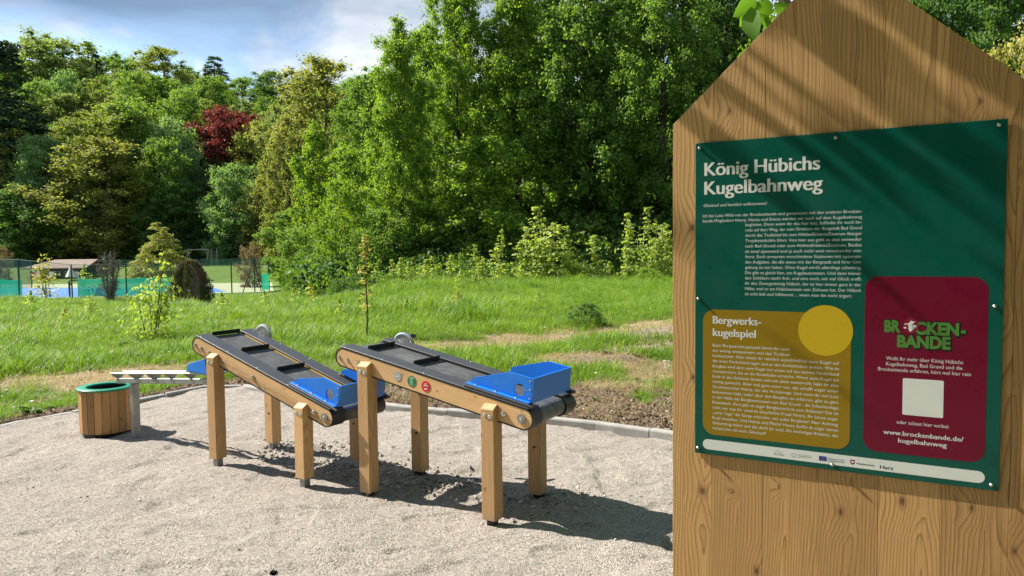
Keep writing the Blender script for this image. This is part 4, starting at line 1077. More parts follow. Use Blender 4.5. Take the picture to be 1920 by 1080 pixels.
def sapling(seed, H, W, nlf, ls, stems=1, bare=.1, col_pow=.8):
    r = np.random.default_rng(seed); bd = B(); pos = []; nr = []; cl = []
    for s_ in range(stems):
        a = r.uniform(0, 6.28); b0 = np.array([math.cos(a), math.sin(a)])*(W*.10 if stems > 1 else 0); h = H*(1 if s_ == 0 else r.uniform(.55, .95))
        ln = (b0*2.0 if stems > 1 else r.normal(size=2)*W*.12)
        P_ = lambda q: np.array([b0[0]+ln[0]*q+.02*math.sin(q*7+s_), b0[1]+ln[1]*q+.02*math.cos(q*6+s_), h*q])
        bd.tube([P_(q)-(np.array([0, 0, .06]) if q == 0 else 0) for q in (0, .25, .5, .75, 1)], [H*.0055*q for q in (1.5, 1.2, .9, .6, .25)], 6)
        m_ = nlf//stems; nw = max(8, int(h/.085))              # leaves stand in whorls up the stem, some of them poor or missing
        wq = bare+(1-bare)*(np.arange(nw)+r.uniform(-.45, .45, nw))/nw
        rich = r.random(nw)**.7*(.35+.65*vnoise(np.arange(nw)*.31, np.full(nw, seed*1.7), seed)*1.6); wide = r.uniform(.35, 1.25, nw)
        w = r.choice(nw, m_, p=rich/rich.sum()); q = np.clip(wq[w]+r.normal(size=m_)*.006, 0, 1); aa = r.uniform(0, 6.28, nw)[w]+r.normal(size=m_)*1.1
        rad = W/2*r.uniform(.15, 1.05, m_)**.8*wide[w]*np.clip(1.2-q**3, .2, 1)
        base = np.array([P_(x) for x in q]); o = np.stack([np.cos(aa), np.sin(aa), np.zeros(m_)], 1)
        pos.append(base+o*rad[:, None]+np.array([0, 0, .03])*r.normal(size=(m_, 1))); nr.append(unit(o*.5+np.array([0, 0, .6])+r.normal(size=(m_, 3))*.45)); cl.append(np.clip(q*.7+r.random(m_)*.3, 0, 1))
    pos = np.concatenate(pos); V, F = leaves(pos, np.concatenate(nr), ls*r.uniform(.55, 1.3, len(pos)), droop=.9, rg=r)
    me = mesh_np('foliage', V, F); fattr(me, 'cl', np.repeat(np.concatenate(cl), 4))
    tm = bpy.data.meshes.new('stem'); bd.bm.to_mesh(tm); bd.bm.free(); return me, tm, H, W
KIND['sap'] = [sapling(71, 3.2, .9, 480, .14), sapling(72, 2.2, .7, 260, .13), sapling(73, 3.6, 1.7, 1300, .14, 5), sapling(74, 1.3, .6, 130, .12), sapling(171, 3.2, .9, 420, .15, 2), sapling(172, 2.2, .75, 300, .13, 2)]
KIND['slimsap'] = [sapling(75, 2.0, .24, 150, .075, 1, .28)]
KIND['multisap'] = [sapling(76, 3.0, 1.7, 900, .14, 6, .06), sapling(77, 2.6, 1.3, 420, .14, 4, .1)]
def plant(name, pieces, kindmesh, leafm, barkm, loc, rz, s, label, cat, group=None):
    """pieces: names of (foliage, wood); kindmesh shares its mesh data between plants of a kind"""
    cm, tm, H, W = kindmesh
    T = thing(name, label, cat, loc, rz, group); T.scale = s
    for nm, me, mt_ in ((pieces[1], tm, barkm), (pieces[0], cm, leafm)):
        if not me.materials: me.materials.append(mt_)
        o = link(bpy.data.objects.new(nm, me), T)
        o.material_slots[0].link = 'OBJECT'; o.material_slots[0].material = mt_
    return T
def tree_px(px, ytop, wpx, Dp, kind, var, leaf, label, name='tree', group=None, bark='bark', rz=None, sink=0.0, cat='tree'):
    """stand a tree at distance Dp on the terrain, as tall and wide as it shows in the photograph"""
    xb, yb, zt = at_depth(px, ytop, Dp); zb = float(gz(xb, yb))
    km = KIND[kind][var]; h = zt-zb+sink; w = wpx/FOC*Dp
    sz_ = h/km[2]; sx = w/km[3]
    sx = min(max(sx*(1.2 if Dp > 90 else 1.0), sz_*.55), sz_*1.9)
    return plant(name, ('crown', 'trunk'), km, LM[leaf], M_[bark], (xb, yb, zb-sink), random.uniform(0, 6.28) if rz is None else rz, (sx, sx, sz_), label, cat, group)
FW_ = 'trees on the wooded hillside'
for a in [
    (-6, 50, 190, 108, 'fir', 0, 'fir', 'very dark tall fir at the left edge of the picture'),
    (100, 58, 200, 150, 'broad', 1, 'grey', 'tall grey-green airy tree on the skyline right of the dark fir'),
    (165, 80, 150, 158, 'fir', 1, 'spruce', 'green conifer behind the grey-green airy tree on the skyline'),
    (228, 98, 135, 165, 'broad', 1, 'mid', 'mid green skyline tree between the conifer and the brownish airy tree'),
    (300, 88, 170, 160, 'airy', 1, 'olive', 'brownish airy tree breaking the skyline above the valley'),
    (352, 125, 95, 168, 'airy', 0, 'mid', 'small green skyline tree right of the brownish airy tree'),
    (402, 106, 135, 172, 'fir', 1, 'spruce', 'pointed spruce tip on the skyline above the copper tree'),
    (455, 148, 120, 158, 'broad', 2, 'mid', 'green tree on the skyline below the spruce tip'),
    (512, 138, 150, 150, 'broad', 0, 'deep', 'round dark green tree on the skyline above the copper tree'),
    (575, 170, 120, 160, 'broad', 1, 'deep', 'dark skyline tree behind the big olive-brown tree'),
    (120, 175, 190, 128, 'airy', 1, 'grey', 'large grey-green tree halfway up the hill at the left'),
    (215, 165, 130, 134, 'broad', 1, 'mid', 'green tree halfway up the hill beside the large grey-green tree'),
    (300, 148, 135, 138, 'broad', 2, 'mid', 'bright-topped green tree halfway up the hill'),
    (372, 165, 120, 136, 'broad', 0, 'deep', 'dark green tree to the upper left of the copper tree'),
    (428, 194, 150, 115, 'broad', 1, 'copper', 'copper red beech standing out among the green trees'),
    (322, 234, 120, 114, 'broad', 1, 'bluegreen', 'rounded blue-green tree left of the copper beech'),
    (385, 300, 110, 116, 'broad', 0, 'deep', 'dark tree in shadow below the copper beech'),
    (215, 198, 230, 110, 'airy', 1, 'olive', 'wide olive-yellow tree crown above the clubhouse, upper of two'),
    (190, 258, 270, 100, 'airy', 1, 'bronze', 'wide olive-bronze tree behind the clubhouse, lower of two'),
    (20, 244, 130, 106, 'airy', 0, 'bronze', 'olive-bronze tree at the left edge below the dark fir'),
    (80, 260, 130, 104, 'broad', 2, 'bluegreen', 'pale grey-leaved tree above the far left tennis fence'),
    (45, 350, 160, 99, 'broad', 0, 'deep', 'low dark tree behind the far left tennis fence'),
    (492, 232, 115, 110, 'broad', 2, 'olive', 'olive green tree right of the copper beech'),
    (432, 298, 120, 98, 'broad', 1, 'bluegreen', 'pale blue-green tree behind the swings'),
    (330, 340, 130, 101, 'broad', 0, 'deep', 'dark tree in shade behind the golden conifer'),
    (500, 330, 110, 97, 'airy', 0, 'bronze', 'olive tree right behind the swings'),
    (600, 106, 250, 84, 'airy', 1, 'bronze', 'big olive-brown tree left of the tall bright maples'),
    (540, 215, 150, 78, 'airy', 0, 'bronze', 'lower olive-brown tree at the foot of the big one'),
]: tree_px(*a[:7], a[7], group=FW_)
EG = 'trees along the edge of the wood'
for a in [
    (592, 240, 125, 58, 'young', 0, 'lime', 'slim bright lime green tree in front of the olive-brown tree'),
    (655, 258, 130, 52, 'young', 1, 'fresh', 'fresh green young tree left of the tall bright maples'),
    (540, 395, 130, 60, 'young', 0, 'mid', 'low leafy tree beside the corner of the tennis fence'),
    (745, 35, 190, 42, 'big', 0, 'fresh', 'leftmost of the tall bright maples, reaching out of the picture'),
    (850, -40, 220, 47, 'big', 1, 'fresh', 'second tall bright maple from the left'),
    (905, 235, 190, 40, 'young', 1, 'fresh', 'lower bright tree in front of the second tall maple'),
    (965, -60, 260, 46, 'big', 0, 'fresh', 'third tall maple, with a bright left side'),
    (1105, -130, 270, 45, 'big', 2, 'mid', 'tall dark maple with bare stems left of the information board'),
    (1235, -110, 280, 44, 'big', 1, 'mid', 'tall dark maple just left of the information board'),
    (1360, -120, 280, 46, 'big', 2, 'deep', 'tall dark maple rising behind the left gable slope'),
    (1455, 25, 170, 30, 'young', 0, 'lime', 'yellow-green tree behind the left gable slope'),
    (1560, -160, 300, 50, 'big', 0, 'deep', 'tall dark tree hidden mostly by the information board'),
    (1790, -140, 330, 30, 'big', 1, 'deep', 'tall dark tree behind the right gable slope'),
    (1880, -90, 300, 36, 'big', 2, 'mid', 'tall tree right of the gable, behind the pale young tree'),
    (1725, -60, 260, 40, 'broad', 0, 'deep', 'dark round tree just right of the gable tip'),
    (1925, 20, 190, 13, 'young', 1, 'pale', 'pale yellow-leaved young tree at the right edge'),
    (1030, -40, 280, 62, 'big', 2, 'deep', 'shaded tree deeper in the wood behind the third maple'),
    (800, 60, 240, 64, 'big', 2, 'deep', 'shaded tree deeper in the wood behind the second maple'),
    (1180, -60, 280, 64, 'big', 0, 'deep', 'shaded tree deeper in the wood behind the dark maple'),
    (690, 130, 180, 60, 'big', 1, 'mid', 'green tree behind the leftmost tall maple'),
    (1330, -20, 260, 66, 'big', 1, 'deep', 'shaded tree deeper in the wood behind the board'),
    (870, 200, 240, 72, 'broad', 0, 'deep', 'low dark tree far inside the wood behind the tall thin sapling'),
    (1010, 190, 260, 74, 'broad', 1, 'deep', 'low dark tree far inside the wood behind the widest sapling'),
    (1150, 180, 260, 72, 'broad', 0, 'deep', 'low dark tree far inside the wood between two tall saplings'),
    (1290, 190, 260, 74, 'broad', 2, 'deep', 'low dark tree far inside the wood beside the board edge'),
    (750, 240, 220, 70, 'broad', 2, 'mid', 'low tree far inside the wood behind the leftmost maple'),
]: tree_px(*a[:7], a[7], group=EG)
SH = 'bushes along the edge of the wood'
for a in [
    (640, 345, 150, 42, 'bush', 0, 'lime', 'tall bright rounded bush at the edge of the meadow'),
    (570, 430, 140, 50, 'bush', 1, 'mid', 'leafy bush right of the tennis fence corner'),
    (720, 400, 150, 40, 'bush', 0, 'mid', 'green bush below the leftmost tall maple'),
    (800, 420, 170, 41, 'bush', 1, 'hedge', 'dark bush below the second tall maple'),
    (880, 508, 75, 33, 'bush', 1, 'lime', 'low round bright bush among the saplings'),
    (1029, 498, 45, 32, 'bush', 0, 'lime', 'small round bright bush, left of a pair'),
    (1072, 496, 55, 32, 'bush', 1, 'lime', 'small round bright bush, right of a pair'),
    (920, 400, 190, 43, 'bush', 0, 'hedge', 'dark undergrowth bush behind the tall thin sapling'),
    (1040, 410, 190, 43, 'bush', 1, 'hedge', 'dark undergrowth bush behind the widest sapling'),
    (1160, 420, 190, 42, 'bush', 0, 'hedge', 'dark undergrowth bush left of the information board'),
    (1280, 410, 190, 41, 'bush', 1, 'hedge', 'dark undergrowth bush beside the edge of the information board'),
    (1215, 505, 120, 30, 'bush', 0, 'fresh', 'low leafy bush at the meadow edge beside the board'),
    (470, 462, 60, 62, 'bush', 1, 'pink', 'brownish bush by the tennis fence corner'),
    (4, 468, 40, 74, 'bush', 0, 'pink', 'reddish small tree at the far left beyond the court'),
]: tree_px(*a[:7], a[7], 'bush', SH, cat='bush')
# low shrub in the meadow
x, y, z = hit(1099, 620)
plant('shrub', ('foliage', 'stem'), KIND['bush'][0], LM['deep'], M_['stem'], (x, y, z), 1.0, (.17, .17, .10), 'low dark shrub in the meadow right of the blue hopper', 'shrub')
# saplings
SP = 'saplings along the meadow edge'
def sap_px(px, ytop, ybase, kind, var, leaf, label, group=SP, wpx=None, name='sapling'):
    var = {0: (0, 4), 1: (1, 5)}.get(var, (var, var))[int(px) % 2] if kind == 'sap' else var
    x, y, z = hit(px, ybase); zt = at_depth(px, ytop, y)[2]; km = KIND[kind][var]; s_ = (zt-z)/km[2]
    sx = s_ if wpx is None else wpx*random.uniform(.95, 1.35)/FOC*y/km[3]
    plant(name, ('foliage', 'stem'), km, LM[leaf], M_['stem'], (x, y, z), random.uniform(0, 6.28), (sx, sx, s_), label, 'sapling', group)
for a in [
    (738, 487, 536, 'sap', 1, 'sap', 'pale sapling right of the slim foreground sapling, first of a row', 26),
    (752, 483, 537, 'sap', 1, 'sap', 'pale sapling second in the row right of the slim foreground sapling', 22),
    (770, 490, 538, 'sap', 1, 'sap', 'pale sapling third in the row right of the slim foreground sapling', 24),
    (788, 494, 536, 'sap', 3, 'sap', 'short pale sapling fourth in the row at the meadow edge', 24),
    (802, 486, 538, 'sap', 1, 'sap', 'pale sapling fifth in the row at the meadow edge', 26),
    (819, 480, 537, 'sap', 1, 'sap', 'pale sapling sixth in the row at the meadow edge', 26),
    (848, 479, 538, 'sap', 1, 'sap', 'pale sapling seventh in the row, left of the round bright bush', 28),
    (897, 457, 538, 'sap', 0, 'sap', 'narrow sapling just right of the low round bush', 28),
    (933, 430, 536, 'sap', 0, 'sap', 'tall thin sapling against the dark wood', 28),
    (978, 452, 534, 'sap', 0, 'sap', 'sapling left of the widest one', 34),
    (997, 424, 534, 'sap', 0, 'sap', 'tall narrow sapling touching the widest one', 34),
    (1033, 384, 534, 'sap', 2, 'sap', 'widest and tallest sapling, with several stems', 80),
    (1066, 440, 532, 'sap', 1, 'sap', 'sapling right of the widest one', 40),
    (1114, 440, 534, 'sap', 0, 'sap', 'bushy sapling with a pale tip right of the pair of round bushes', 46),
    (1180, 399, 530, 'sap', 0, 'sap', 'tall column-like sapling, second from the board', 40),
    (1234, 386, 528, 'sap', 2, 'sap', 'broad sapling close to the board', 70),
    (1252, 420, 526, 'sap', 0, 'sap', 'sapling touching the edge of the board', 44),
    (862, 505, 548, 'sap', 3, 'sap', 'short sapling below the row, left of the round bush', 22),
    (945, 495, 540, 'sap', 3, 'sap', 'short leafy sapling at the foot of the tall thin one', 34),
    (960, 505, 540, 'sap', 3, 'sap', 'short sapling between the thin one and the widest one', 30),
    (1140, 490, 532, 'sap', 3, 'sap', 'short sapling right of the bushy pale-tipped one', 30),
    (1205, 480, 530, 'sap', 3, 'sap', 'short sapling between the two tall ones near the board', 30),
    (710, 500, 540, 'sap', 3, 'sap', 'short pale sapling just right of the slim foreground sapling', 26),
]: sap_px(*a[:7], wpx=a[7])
sap_px(688, 436, 640, 'slimsap', 0, 'pale', 'slim bare-stemmed sapling standing alone in the meadow behind the conveyors', None, 30)
sap_px(858, 545, 592, 'sap', 3, 'yellowsap', 'small yellowish plant alone in the meadow right of the slim sapling', None, 24)
sap_px(552, 542, 585, 'sap', 3, 'sap', 'small bushy sapling in the meadow right of the dark thuja', None, 16)
sap_px(283, 470, 640, 'multisap', 0, 'sap', 'yellow-green sapling with many stems in front of the dark thuja', None, 90)
sap_px(90, 474, 562, 'multisap', 1, 'yellowsap', 'yellowish sapling in front of the clubhouse', None, 50)
sap_px(160, 495, 560, 'sap', 1, 'sap', 'thin sapling at the edge of the green windscreen', None, 26)
sap_px(120, 578, 616, 'sap', 3, 'yellowsap', 'small yellow-leaved plant in the grass at the left', None, 22)
for px, yt, yb, lf, lab in [(60, 545, 590, 'sap', 'small pale plant in the grass left of the yellow-leaved one'), (640, 560, 610, 'sap', 'small leafy plant in the meadow left of the slim sapling'), (585, 530, 575, 'yellowsap', 'small yellowish sapling below the leafy bush at the fence corner'),
        (760, 560, 600, 'sap', 'small pale plant in the meadow right of the slim sapling'), (420, 548, 590, 'sap', 'small pale plant just right of the dark thuja'), (1010, 548, 582, 'sap', 'small leafy plant in the meadow below the widest sapling'), (500, 545, 592, 'sap', 'small pale plant in the meadow above the left hand wheel')]:
    sap_px(px, yt, yb, 'sap', 3, lf, lab, 'small plants in the meadow', 22)
sap_px(190, 552, 608, 'multisap', 1, 'sap', 'low leafy shrub below the dead grey shrub', None, 60)
# dark half-dead thuja: dense upright sprays
def thuja(seed, n, H, W):
    r = np.random.default_rng(seed); t = r.random(n)**.8; a = r.uniform(0, 6.28, n)
    f = np.clip(.62+t*1.4, 0, 1)*np.clip(1.01-t, 0, 1)**.36; lob = 1+.13*np.sin(a*5+1)+.09*np.sin(a*9+t*3)+.10*(vnoise(a*4, t*5, 2)-.5)
    rad = W/2*f*lob*np.sqrt(r.uniform(.45, 1, n)); pos = np.stack([rad*np.cos(a), rad*np.sin(a), H*t], 1)
    o = np.stack([np.cos(a), np.sin(a), np.zeros(n)], 1); nrm = unit(o+r.normal(size=(n, 3))*.5)
    tg = unit(np.array([0, 0, 1.0])+o*.25+r.normal(size=(n, 3))*.22); b = unit(np.cross(nrm, tg)); s = (.13*r.uniform(.6, 1.3, n))[:, None]
    V = np.stack([pos-tg*s*.5, pos+b*s*.2, pos+tg*s*.7, pos-b*s*.2], 1).reshape(-1, 3)
    dead = (fbm(a*1.5, t*2.0, 2, 3) > .44) | (t < .16)
    return V, np.arange(n*4).reshape(-1, 4), dead, t
x, y, z = hit(358, 579); zt = at_depth(358, 490, y)[2]
TJ = thing('thuja', 'dark brownish egg-shaped thuja bush standing in the meadow', 'bush', (x, y, z))
V, F, dead, t_ = thuja(5, 12000, zt-z, 84/FOC*y)
for nm, msk, mt_ in (('foliage', ~dead, LM['thuja']), ('dead_foliage', dead, LM['thujadead'])):
    me = mesh_np(nm, V.reshape(-1, 4, 3)[msk].reshape(-1, 3), np.arange(msk.sum()*4).reshape(-1, 4)); fattr(me, 'cl', np.repeat(rng.random(msk.sum()), 4)); me.materials.append(mt_); link(bpy.data.objects.new(nm, me), TJ)
bd = B()
for k in range(7):
    a = k*.9; bd.tube([(.12*math.cos(a), .12*math.sin(a), -.1), (.25*math.cos(a), .25*math.sin(a), .5), (.3*math.cos(a), .3*math.sin(a), 1.1)], [.035, .025, .01], 6)
bd.build('stem', M_['greybark'], TJ)
# dead grey shrub
x, y, z = hit(207, 572); zt = at_depth(207, 474, y)[2]; hh = zt-z
DS = thing('dead_shrub', 'bare dead grey shrub in front of the green windscreen', 'shrub', (x, y, z))
r = random.Random(4); bd = B(); tw = []
for k in range(13):
    a = r.uniform(0, 6.28); tip = Vector((math.cos(a)*r.uniform(.2, .75), math.sin(a)*r.uniform(.2, .75), hh*r.uniform(.7, 1.0)))
    pts = [Vector((math.cos(a)*.08, math.sin(a)*.08, -.1)), tip*.35+Vector((.05*r.random(), 0, 0)), tip*.7, tip]; bd.tube(pts, [.035, .026, .016, .006], 6)
    for j in range(95):
        q = r.uniform(.12, 1); p0 = pts[0].lerp(tip, q); dr = Vector((r.gauss(0, 1), r.gauss(0, 1), r.uniform(.2, 1.4))).normalized()*r.uniform(.15, .4); tw.append((p0, p0+dr*.55+Vector((0, 0, .02)), p0+dr))
bd.build('stem', M_['greybark'], DS)
bd = B()
for a_, b_, c_ in tw: bd.tube([a_, b_, c_], [.012, .010, .006], 3)
bd.build('twigs', M_['greybark'], DS)
# golden conifer beyond the court
KIND['gold'] = [make_tree(81, 5, 4.4, .2, 'cone', 220, 16000, .17, clr=(.18, .32), conifer=True, up=.2, limbs=4)]
tree_px(300, 418, 118, 78, 'gold', 0, 'gold', 'golden-green bushy conifer beyond the tennis court')

# overhanging tree whose trunk stands behind the board; its limb reaches over and shades the board
OT = thing('overhanging_tree', 'near tree with large leaves hanging in above the left gable slope', 'tree', (1.75, 4.1, 0))
o3 = Vector((1.75, 4.1, 0)); bd = B()
bd.tube([(0, 0, -.2), (.02, 0, 1.2), (0, -.03, 2.4), (-.1, -.1, 3.4), (-.1, -.2, 4.6)], [.10, .085, .075, .055, .02], 10)
limbs = [[(0, -.03, 2.5), (-.7, -.6, 3.1), (-1.5, -1.2, 3.45), (-2.4, -1.6, 3.6)], [(-.05, -.05, 3.0), (-.5, -.9, 3.5), (-1.1, -1.6, 3.7)], [(-.6, -.5, 3.0), (-.75, -1.0, 2.95), (-.82, -1.45, 2.72)], [(-1.5, -1.2, 3.45), (-2.0, -1.9, 3.5), (-2.6, -2.2, 3.3)]]
for L in limbs: bd.tube(L, [.032, .022, .014, .006][:len(L)], 6)
bd.build('trunk', M_['greybark'], OT, True)
r = np.random.default_rng(9); pos = []
for L, n in zip(limbs, (210, 160, 0, 120)):
    L = np.array(L, float)
    for i in range(n):
        q = r.uniform(.35, 1)*(len(L)-1); k = min(int(q), len(L)-2); p0 = L[k]+(L[k+1]-L[k])*(q-k); pos.append(p0+r.normal(size=3)*[.20, .20, .14])
for i in range(330):
    pos.append(np.array([r.uniform(-1.25, .15), r.uniform(2.05, 2.75), r.uniform(2.95, 3.75)])-np.array(o3))
for i in range(240):                                            # the rest of the crown, above and to the right of the picture
    c_ = np.array([r.uniform(-1.9, 3.2), r.uniform(-6.5, 1.2), r.uniform(3.3, 7.0)])
    if ((c_-[.6, -2.6, 5.0])/[2.9, 4.2, 2.2])@((c_-[.6, -2.6, 5.0])/[2.9, 4.2, 2.2]) > 1: continue
    pos += list(c_+r.normal(size=(26, 3))*[.34, .34, .20])
pos = np.array(pos); wp = pos+np.array(o3)
dpt = (wp-np.array([0, 0, EYE]))@FW; yy = 540-FOC*((wp-np.array([0, 0, EYE]))@UP)/np.where(np.abs(dpt) < .05, .05, dpt)
bn = np.array([math.sin(BY), -math.cos(BY), 0]); bu = np.array([math.cos(BY), math.sin(BY), 0]); bo_ = np.array([.4727, 1.9033, 0]); sd = -np.array(SD)
tt = ((bo_-wp)@bn)/(sd@bn); land = wp+sd*tt[:, None]; lu = (land-bo_)@bu
low = (tt > 0) & (lu > -.12) & (lu < .80) & (land[:, 2] < 1.72) & (land[:, 2] > -.2)       # the lower board stands in the sun
pos = pos[(((yy < -70) & (dpt > .05)) | ((dpt <= .05) & (wp[:, 2] > 2.9))) & (~low | (r.random(len(low)) < np.where(land[:, 2] > 1.15, .12, .0)))]
def big_leaf(bd, c, t, n, L):
    """ovate leaf with a raised midrib fold"""
    t = Vector(t).normalized(); n = (Vector(n)-t*Vector(n).dot(t)).normalized(); b = n.cross(t)
    mid = [c+t*L*q-n*L*.10*(q-.4)**2*3 for q in (0, .25, .55, .8, 1.0)]; ws = [0, .26, .30, .17, 0]
    rows = []
    for m_, w in zip(mid, ws): rows.append((bd.bm.verts.new(m_-b*w*L+n*w*L*.25), bd.bm.verts.new(m_), bd.bm.verts.new(m_+b*w*L+n*w*L*.25)) if w else (bd.bm.verts.new(m_),))
    for a, d in zip(rows, rows[1:]):
        if len(a) == 1: bd.bm.faces.new((a[0], d[1], d[0])); bd.bm.faces.new((a[0], d[2], d[1]))
        elif len(d) == 1: bd.bm.faces.new((a[0], a[1], d[0])); bd.bm.faces.new((a[1], a[2], d[0]))
        else: bd.bm.faces.new((a[0], a[1], d[1], d[0])); bd.bm.faces.new((a[1], a[2], d[2], d[1]))
M_['bigleaf'] = leafmat('large_near_leaf', (.10, .22, .035), (.20, .36, .05), .55)
bd = B()
big_ = np.linalg.norm((pos+np.array(o3)-[-.5, 2.4, 3.35])*[.8, 1, 1], axis=1) > 1.1
nn_ = unit(r.normal(size=(len(pos), 3))*.6+np.array([0, 0, .8])); bigger = np.where(big_, .19, .10)
V, F = leaves(pos, nn_, bigger*r.uniform(.7, 1.2, len(pos)), droop=.8, rg=r); bd.bm.free()
me = mesh_np('crown', V, F); fattr(me, 'cl', np.repeat(r.random(len(pos)), 4)); me.materials.append(M_['bigleaf']); link(bpy.data.objects.new('crown', me), OT)
# the leaves that hang into the picture
for (px, py, D_, ln, tx, ty, nx) in [(1412, 2, 2.55, .075, -.42, -1, .5), (1406, 12, 2.5, .10, .1, -1, -.9), (1422, 22, 2.52, .075, .55, -1, .4), (1437, -8, 2.6, .085, -.25, -1, .3), (1452, 4, 2.65, .070, .5, -.5, -.4),
        (1432, 2, 2.62, .08, -.9, -.8, .2), (1462, 22, 2.7, .055, -.1, -1, .8), (1471, 4, 2.75, .07, .3, -.9, .1), (1399, 95, 2.7, .06, -.5, -1, .3), (1391, 88, 2.75, .05, .2, -.6, .9), (1420, -6, 2.5, .08, -.6, -.5, .8), (1478, -15, 2.8, .08, .8, -.4, .3)]:
    x, y, z = at_depth(px, py, D_); q = B()
    big_leaf(q, Vector((x, y, z))-o3, Vector((tx, r.uniform(-.3, .3), ty)), Vector((nx, -.8, .45)), ln*1.2); q.build('leaf', M_['bigleaf'], OT, True)
bd = B(); x, y, z = at_depth(1420, -30, 2.55)
bd.tube([Vector(limbs[2][-1]), Vector((x, y, z))-o3+Vector((0, 0, .05)), Vector(at_depth(1430, 4, 2.58))-o3], [.006, .004, .002], 5); bd.build('twig', M_['stem'], OT)

# undergrowth covering the floor of the wood
n_ = 7000
d_ = 32*np.exp(rng.random(n_)*math.log(165/32)); a_ = np.radians(rng.uniform(-42, 40, n_)); x_, y_ = d_*np.sin(a_), d_*np.cos(a_); u_ = x_/y_
edge_y = 33.5+2.5*(vnoise(x_*.4, x_*0, 3)-.5)
k_ = ((u_ > -.27) & (y_ > edge_y)) | (y_ > 100); x_, y_ = x_[k_], y_[k_]; n_ = len(x_)
und = []
for i, (sd, lm_) in enumerate(((91, 'hedge'), (92, 'deep'), (93, 'mid'))):
    me = make_tree(sd, 1.6, 2.4, .02, 'round', 40, 420, .22, clr=(.2, .35), limbs=0, stems=1, trunk_r=.01)[0]; me.materials.append(LM[lm_]); und.append(bpy.data.objects.new('clump', me))
scatter('undergrowth', np.stack([x_, y_, gz(x_, y_)], 1), np.column_stack([np.zeros((n_, 2)), rng.uniform(0, 6.28, n_)]), rng.uniform(.6, 1.5, n_)*np.interp(y_, [33, 36, 42, 150], [.22, .36, .9, 2.0]), rng.integers(0, 3, n_), und,
        'shady green undergrowth on the floor of the wood', 'undergrowth')
# the continuous canopy of the hillside between the trees one can tell apart
SKY = np.array([(-80, 90), (0, 75), (60, 80), (100, 70), (170, 100), (230, 105), (300, 98), (350, 132), (400, 125), (440, 155), (510, 146), (570, 175), (600, 120), (680, 118), (760, 130)], float)
P = []; S3 = []
for i in range(900):
    px = rng.uniform(-120, 700); Dp = rng.uniform(102, 168); x, y, _z = at_depth(px, 300, Dp)
    if 365 < px < 500 and Dp < 126: continue
    zg = float(gz(x, y))
    zmax = at_depth(px, np.interp(px, SKY[:, 0], SKY[:, 1])+rng.uniform(12, 45), Dp)[2]; h = min(rng.uniform(13, 19), zmax-zg)
    if h > 8 and all((x-a)**2+(y-b)**2 > 30 for a, b, c_ in P): P.append((x, y, zg-.5)); S3.append(h/20)
    if len(P) > 170: break
var = []
for i, (kd, vi, lm_) in enumerate((('broad', 0, 'mid'), ('broad', 1, 'deep'), ('broad', 2, 'mid'), ('airy', 0, 'olive'), ('airy', 1, 'grey'), ('broad', 0, 'bluegreen'))):
    o = bpy.data.objects.new('canopy', KIND[kd][vi][0]); o.material_slots[0].link = 'OBJECT'; o.material_slots[0].material = LM[lm_]; var.append(o)
scatter('hillside_wood', np.array(P), np.column_stack([np.zeros((len(P), 2)), rng.uniform(0, 6.28, len(P))]), np.array(S3), rng.choice(6, len(P), p=[.26, .08, .20, .20, .14, .12]), var,
        'mass of leafy trees covering the hillside at the left', 'wood')
# woodland added unseen at the viewer's back, to cut sky light on the board
Vs = []
for i, (x, y, s_) in enumerate([(-10, -7, .7), (-6, -10, .75), (-1, -10, .8), (4, -10, .75), (8.5, -7, .75), (10.5, -2, .7), (11, 3.5, .65), (2, -15, 1.0), (-7, -16, 1.0), (10, -13, 1.0)]):
    me = KIND['broad'][i % 3][0]; n = len(me.vertices); co = np.zeros(n*3, np.float32); me.vertices.foreach_get('co', co); co = co.reshape(-1, 4, 3)[::6].copy()
    ctr = co.mean(1, keepdims=True); co = ctr+(co-ctr)*2.6; Vs.append(co.reshape(-1, 3)*s_+np.array([x, y, 0]))
V = np.concatenate(Vs); me = mesh_np('woodland', V, np.arange(len(V)).reshape(-1, 4)); fattr(me, 'cl', np.repeat(rng.random(len(V)//4), 4)); me.materials.append(LM['mid'])
tag(link(bpy.data.objects.new('woodland', me)), 'green woodland added out of view behind the viewer to darken the information board', 'woodland', kind='stuff')

# ------------------------------------------------------------------ tennis court, fences, clubhouse, swings
ZC = -1.5+.05
def sheet(name, pts, z, mt_):
    bd = B(); bd.bm.faces.new([bd.bm.verts.new((x, y, z)) for x, y in pts]); return bd
def cz(px, py, z=-1.5):
    d = ray(px, py); t = (z-EYE)/d[2]; return (d[0]*t, d[1]*t)
M_['court_edge'] = plain('court_surround', (.30, .34, .20), .9, var=.15, scale=1.0); M_['court_blue'] = plain('court_blue', (.045, .17, .50), .8, var=.08, scale=.8)
M_['line'] = plain('white_line_paint', (.75, .75, .72), .8)
bd = B(); q = [cz(-260, 572), cz(530, 548), cz(560, 531), cz(-260, 536)]
bd.bm.faces.new([bd.bm.verts.new((*p, ZC+.02)) for p in q]); ct = tag(bd.build('tennis_court', M_['court_edge']), kind='structure')
bd = B(); q = [cz(-260, 567), cz(150, 559), cz(425, 549), cz(400, 541), cz(-260, 541)]
bd.bm.faces.new([bd.bm.verts.new((*p, ZC+.026)) for p in q]); bd.build('playing_field', M_['court_blue'], ct)
bd = B()
for p0, p1 in ((cz(-60, 562), cz(140, 557)), (cz(-60, 545), cz(400, 542)), (cz(70, 560), cz(110, 542))):
    a, b = np.array(p0), np.array(p1); n = np.array([-(b-a)[1], (b-a)[0]]); n = n/np.hypot(*n)*.04
    bd.bm.faces.new([bd.bm.verts.new((*p, ZC+.031)) for p in (a-n, b-n, b+n, a+n)])
bd.build('court_line', M_['line'], ct)
M_['fencegreen'] = plain('fence_green', (.012, .05, .035), .5)
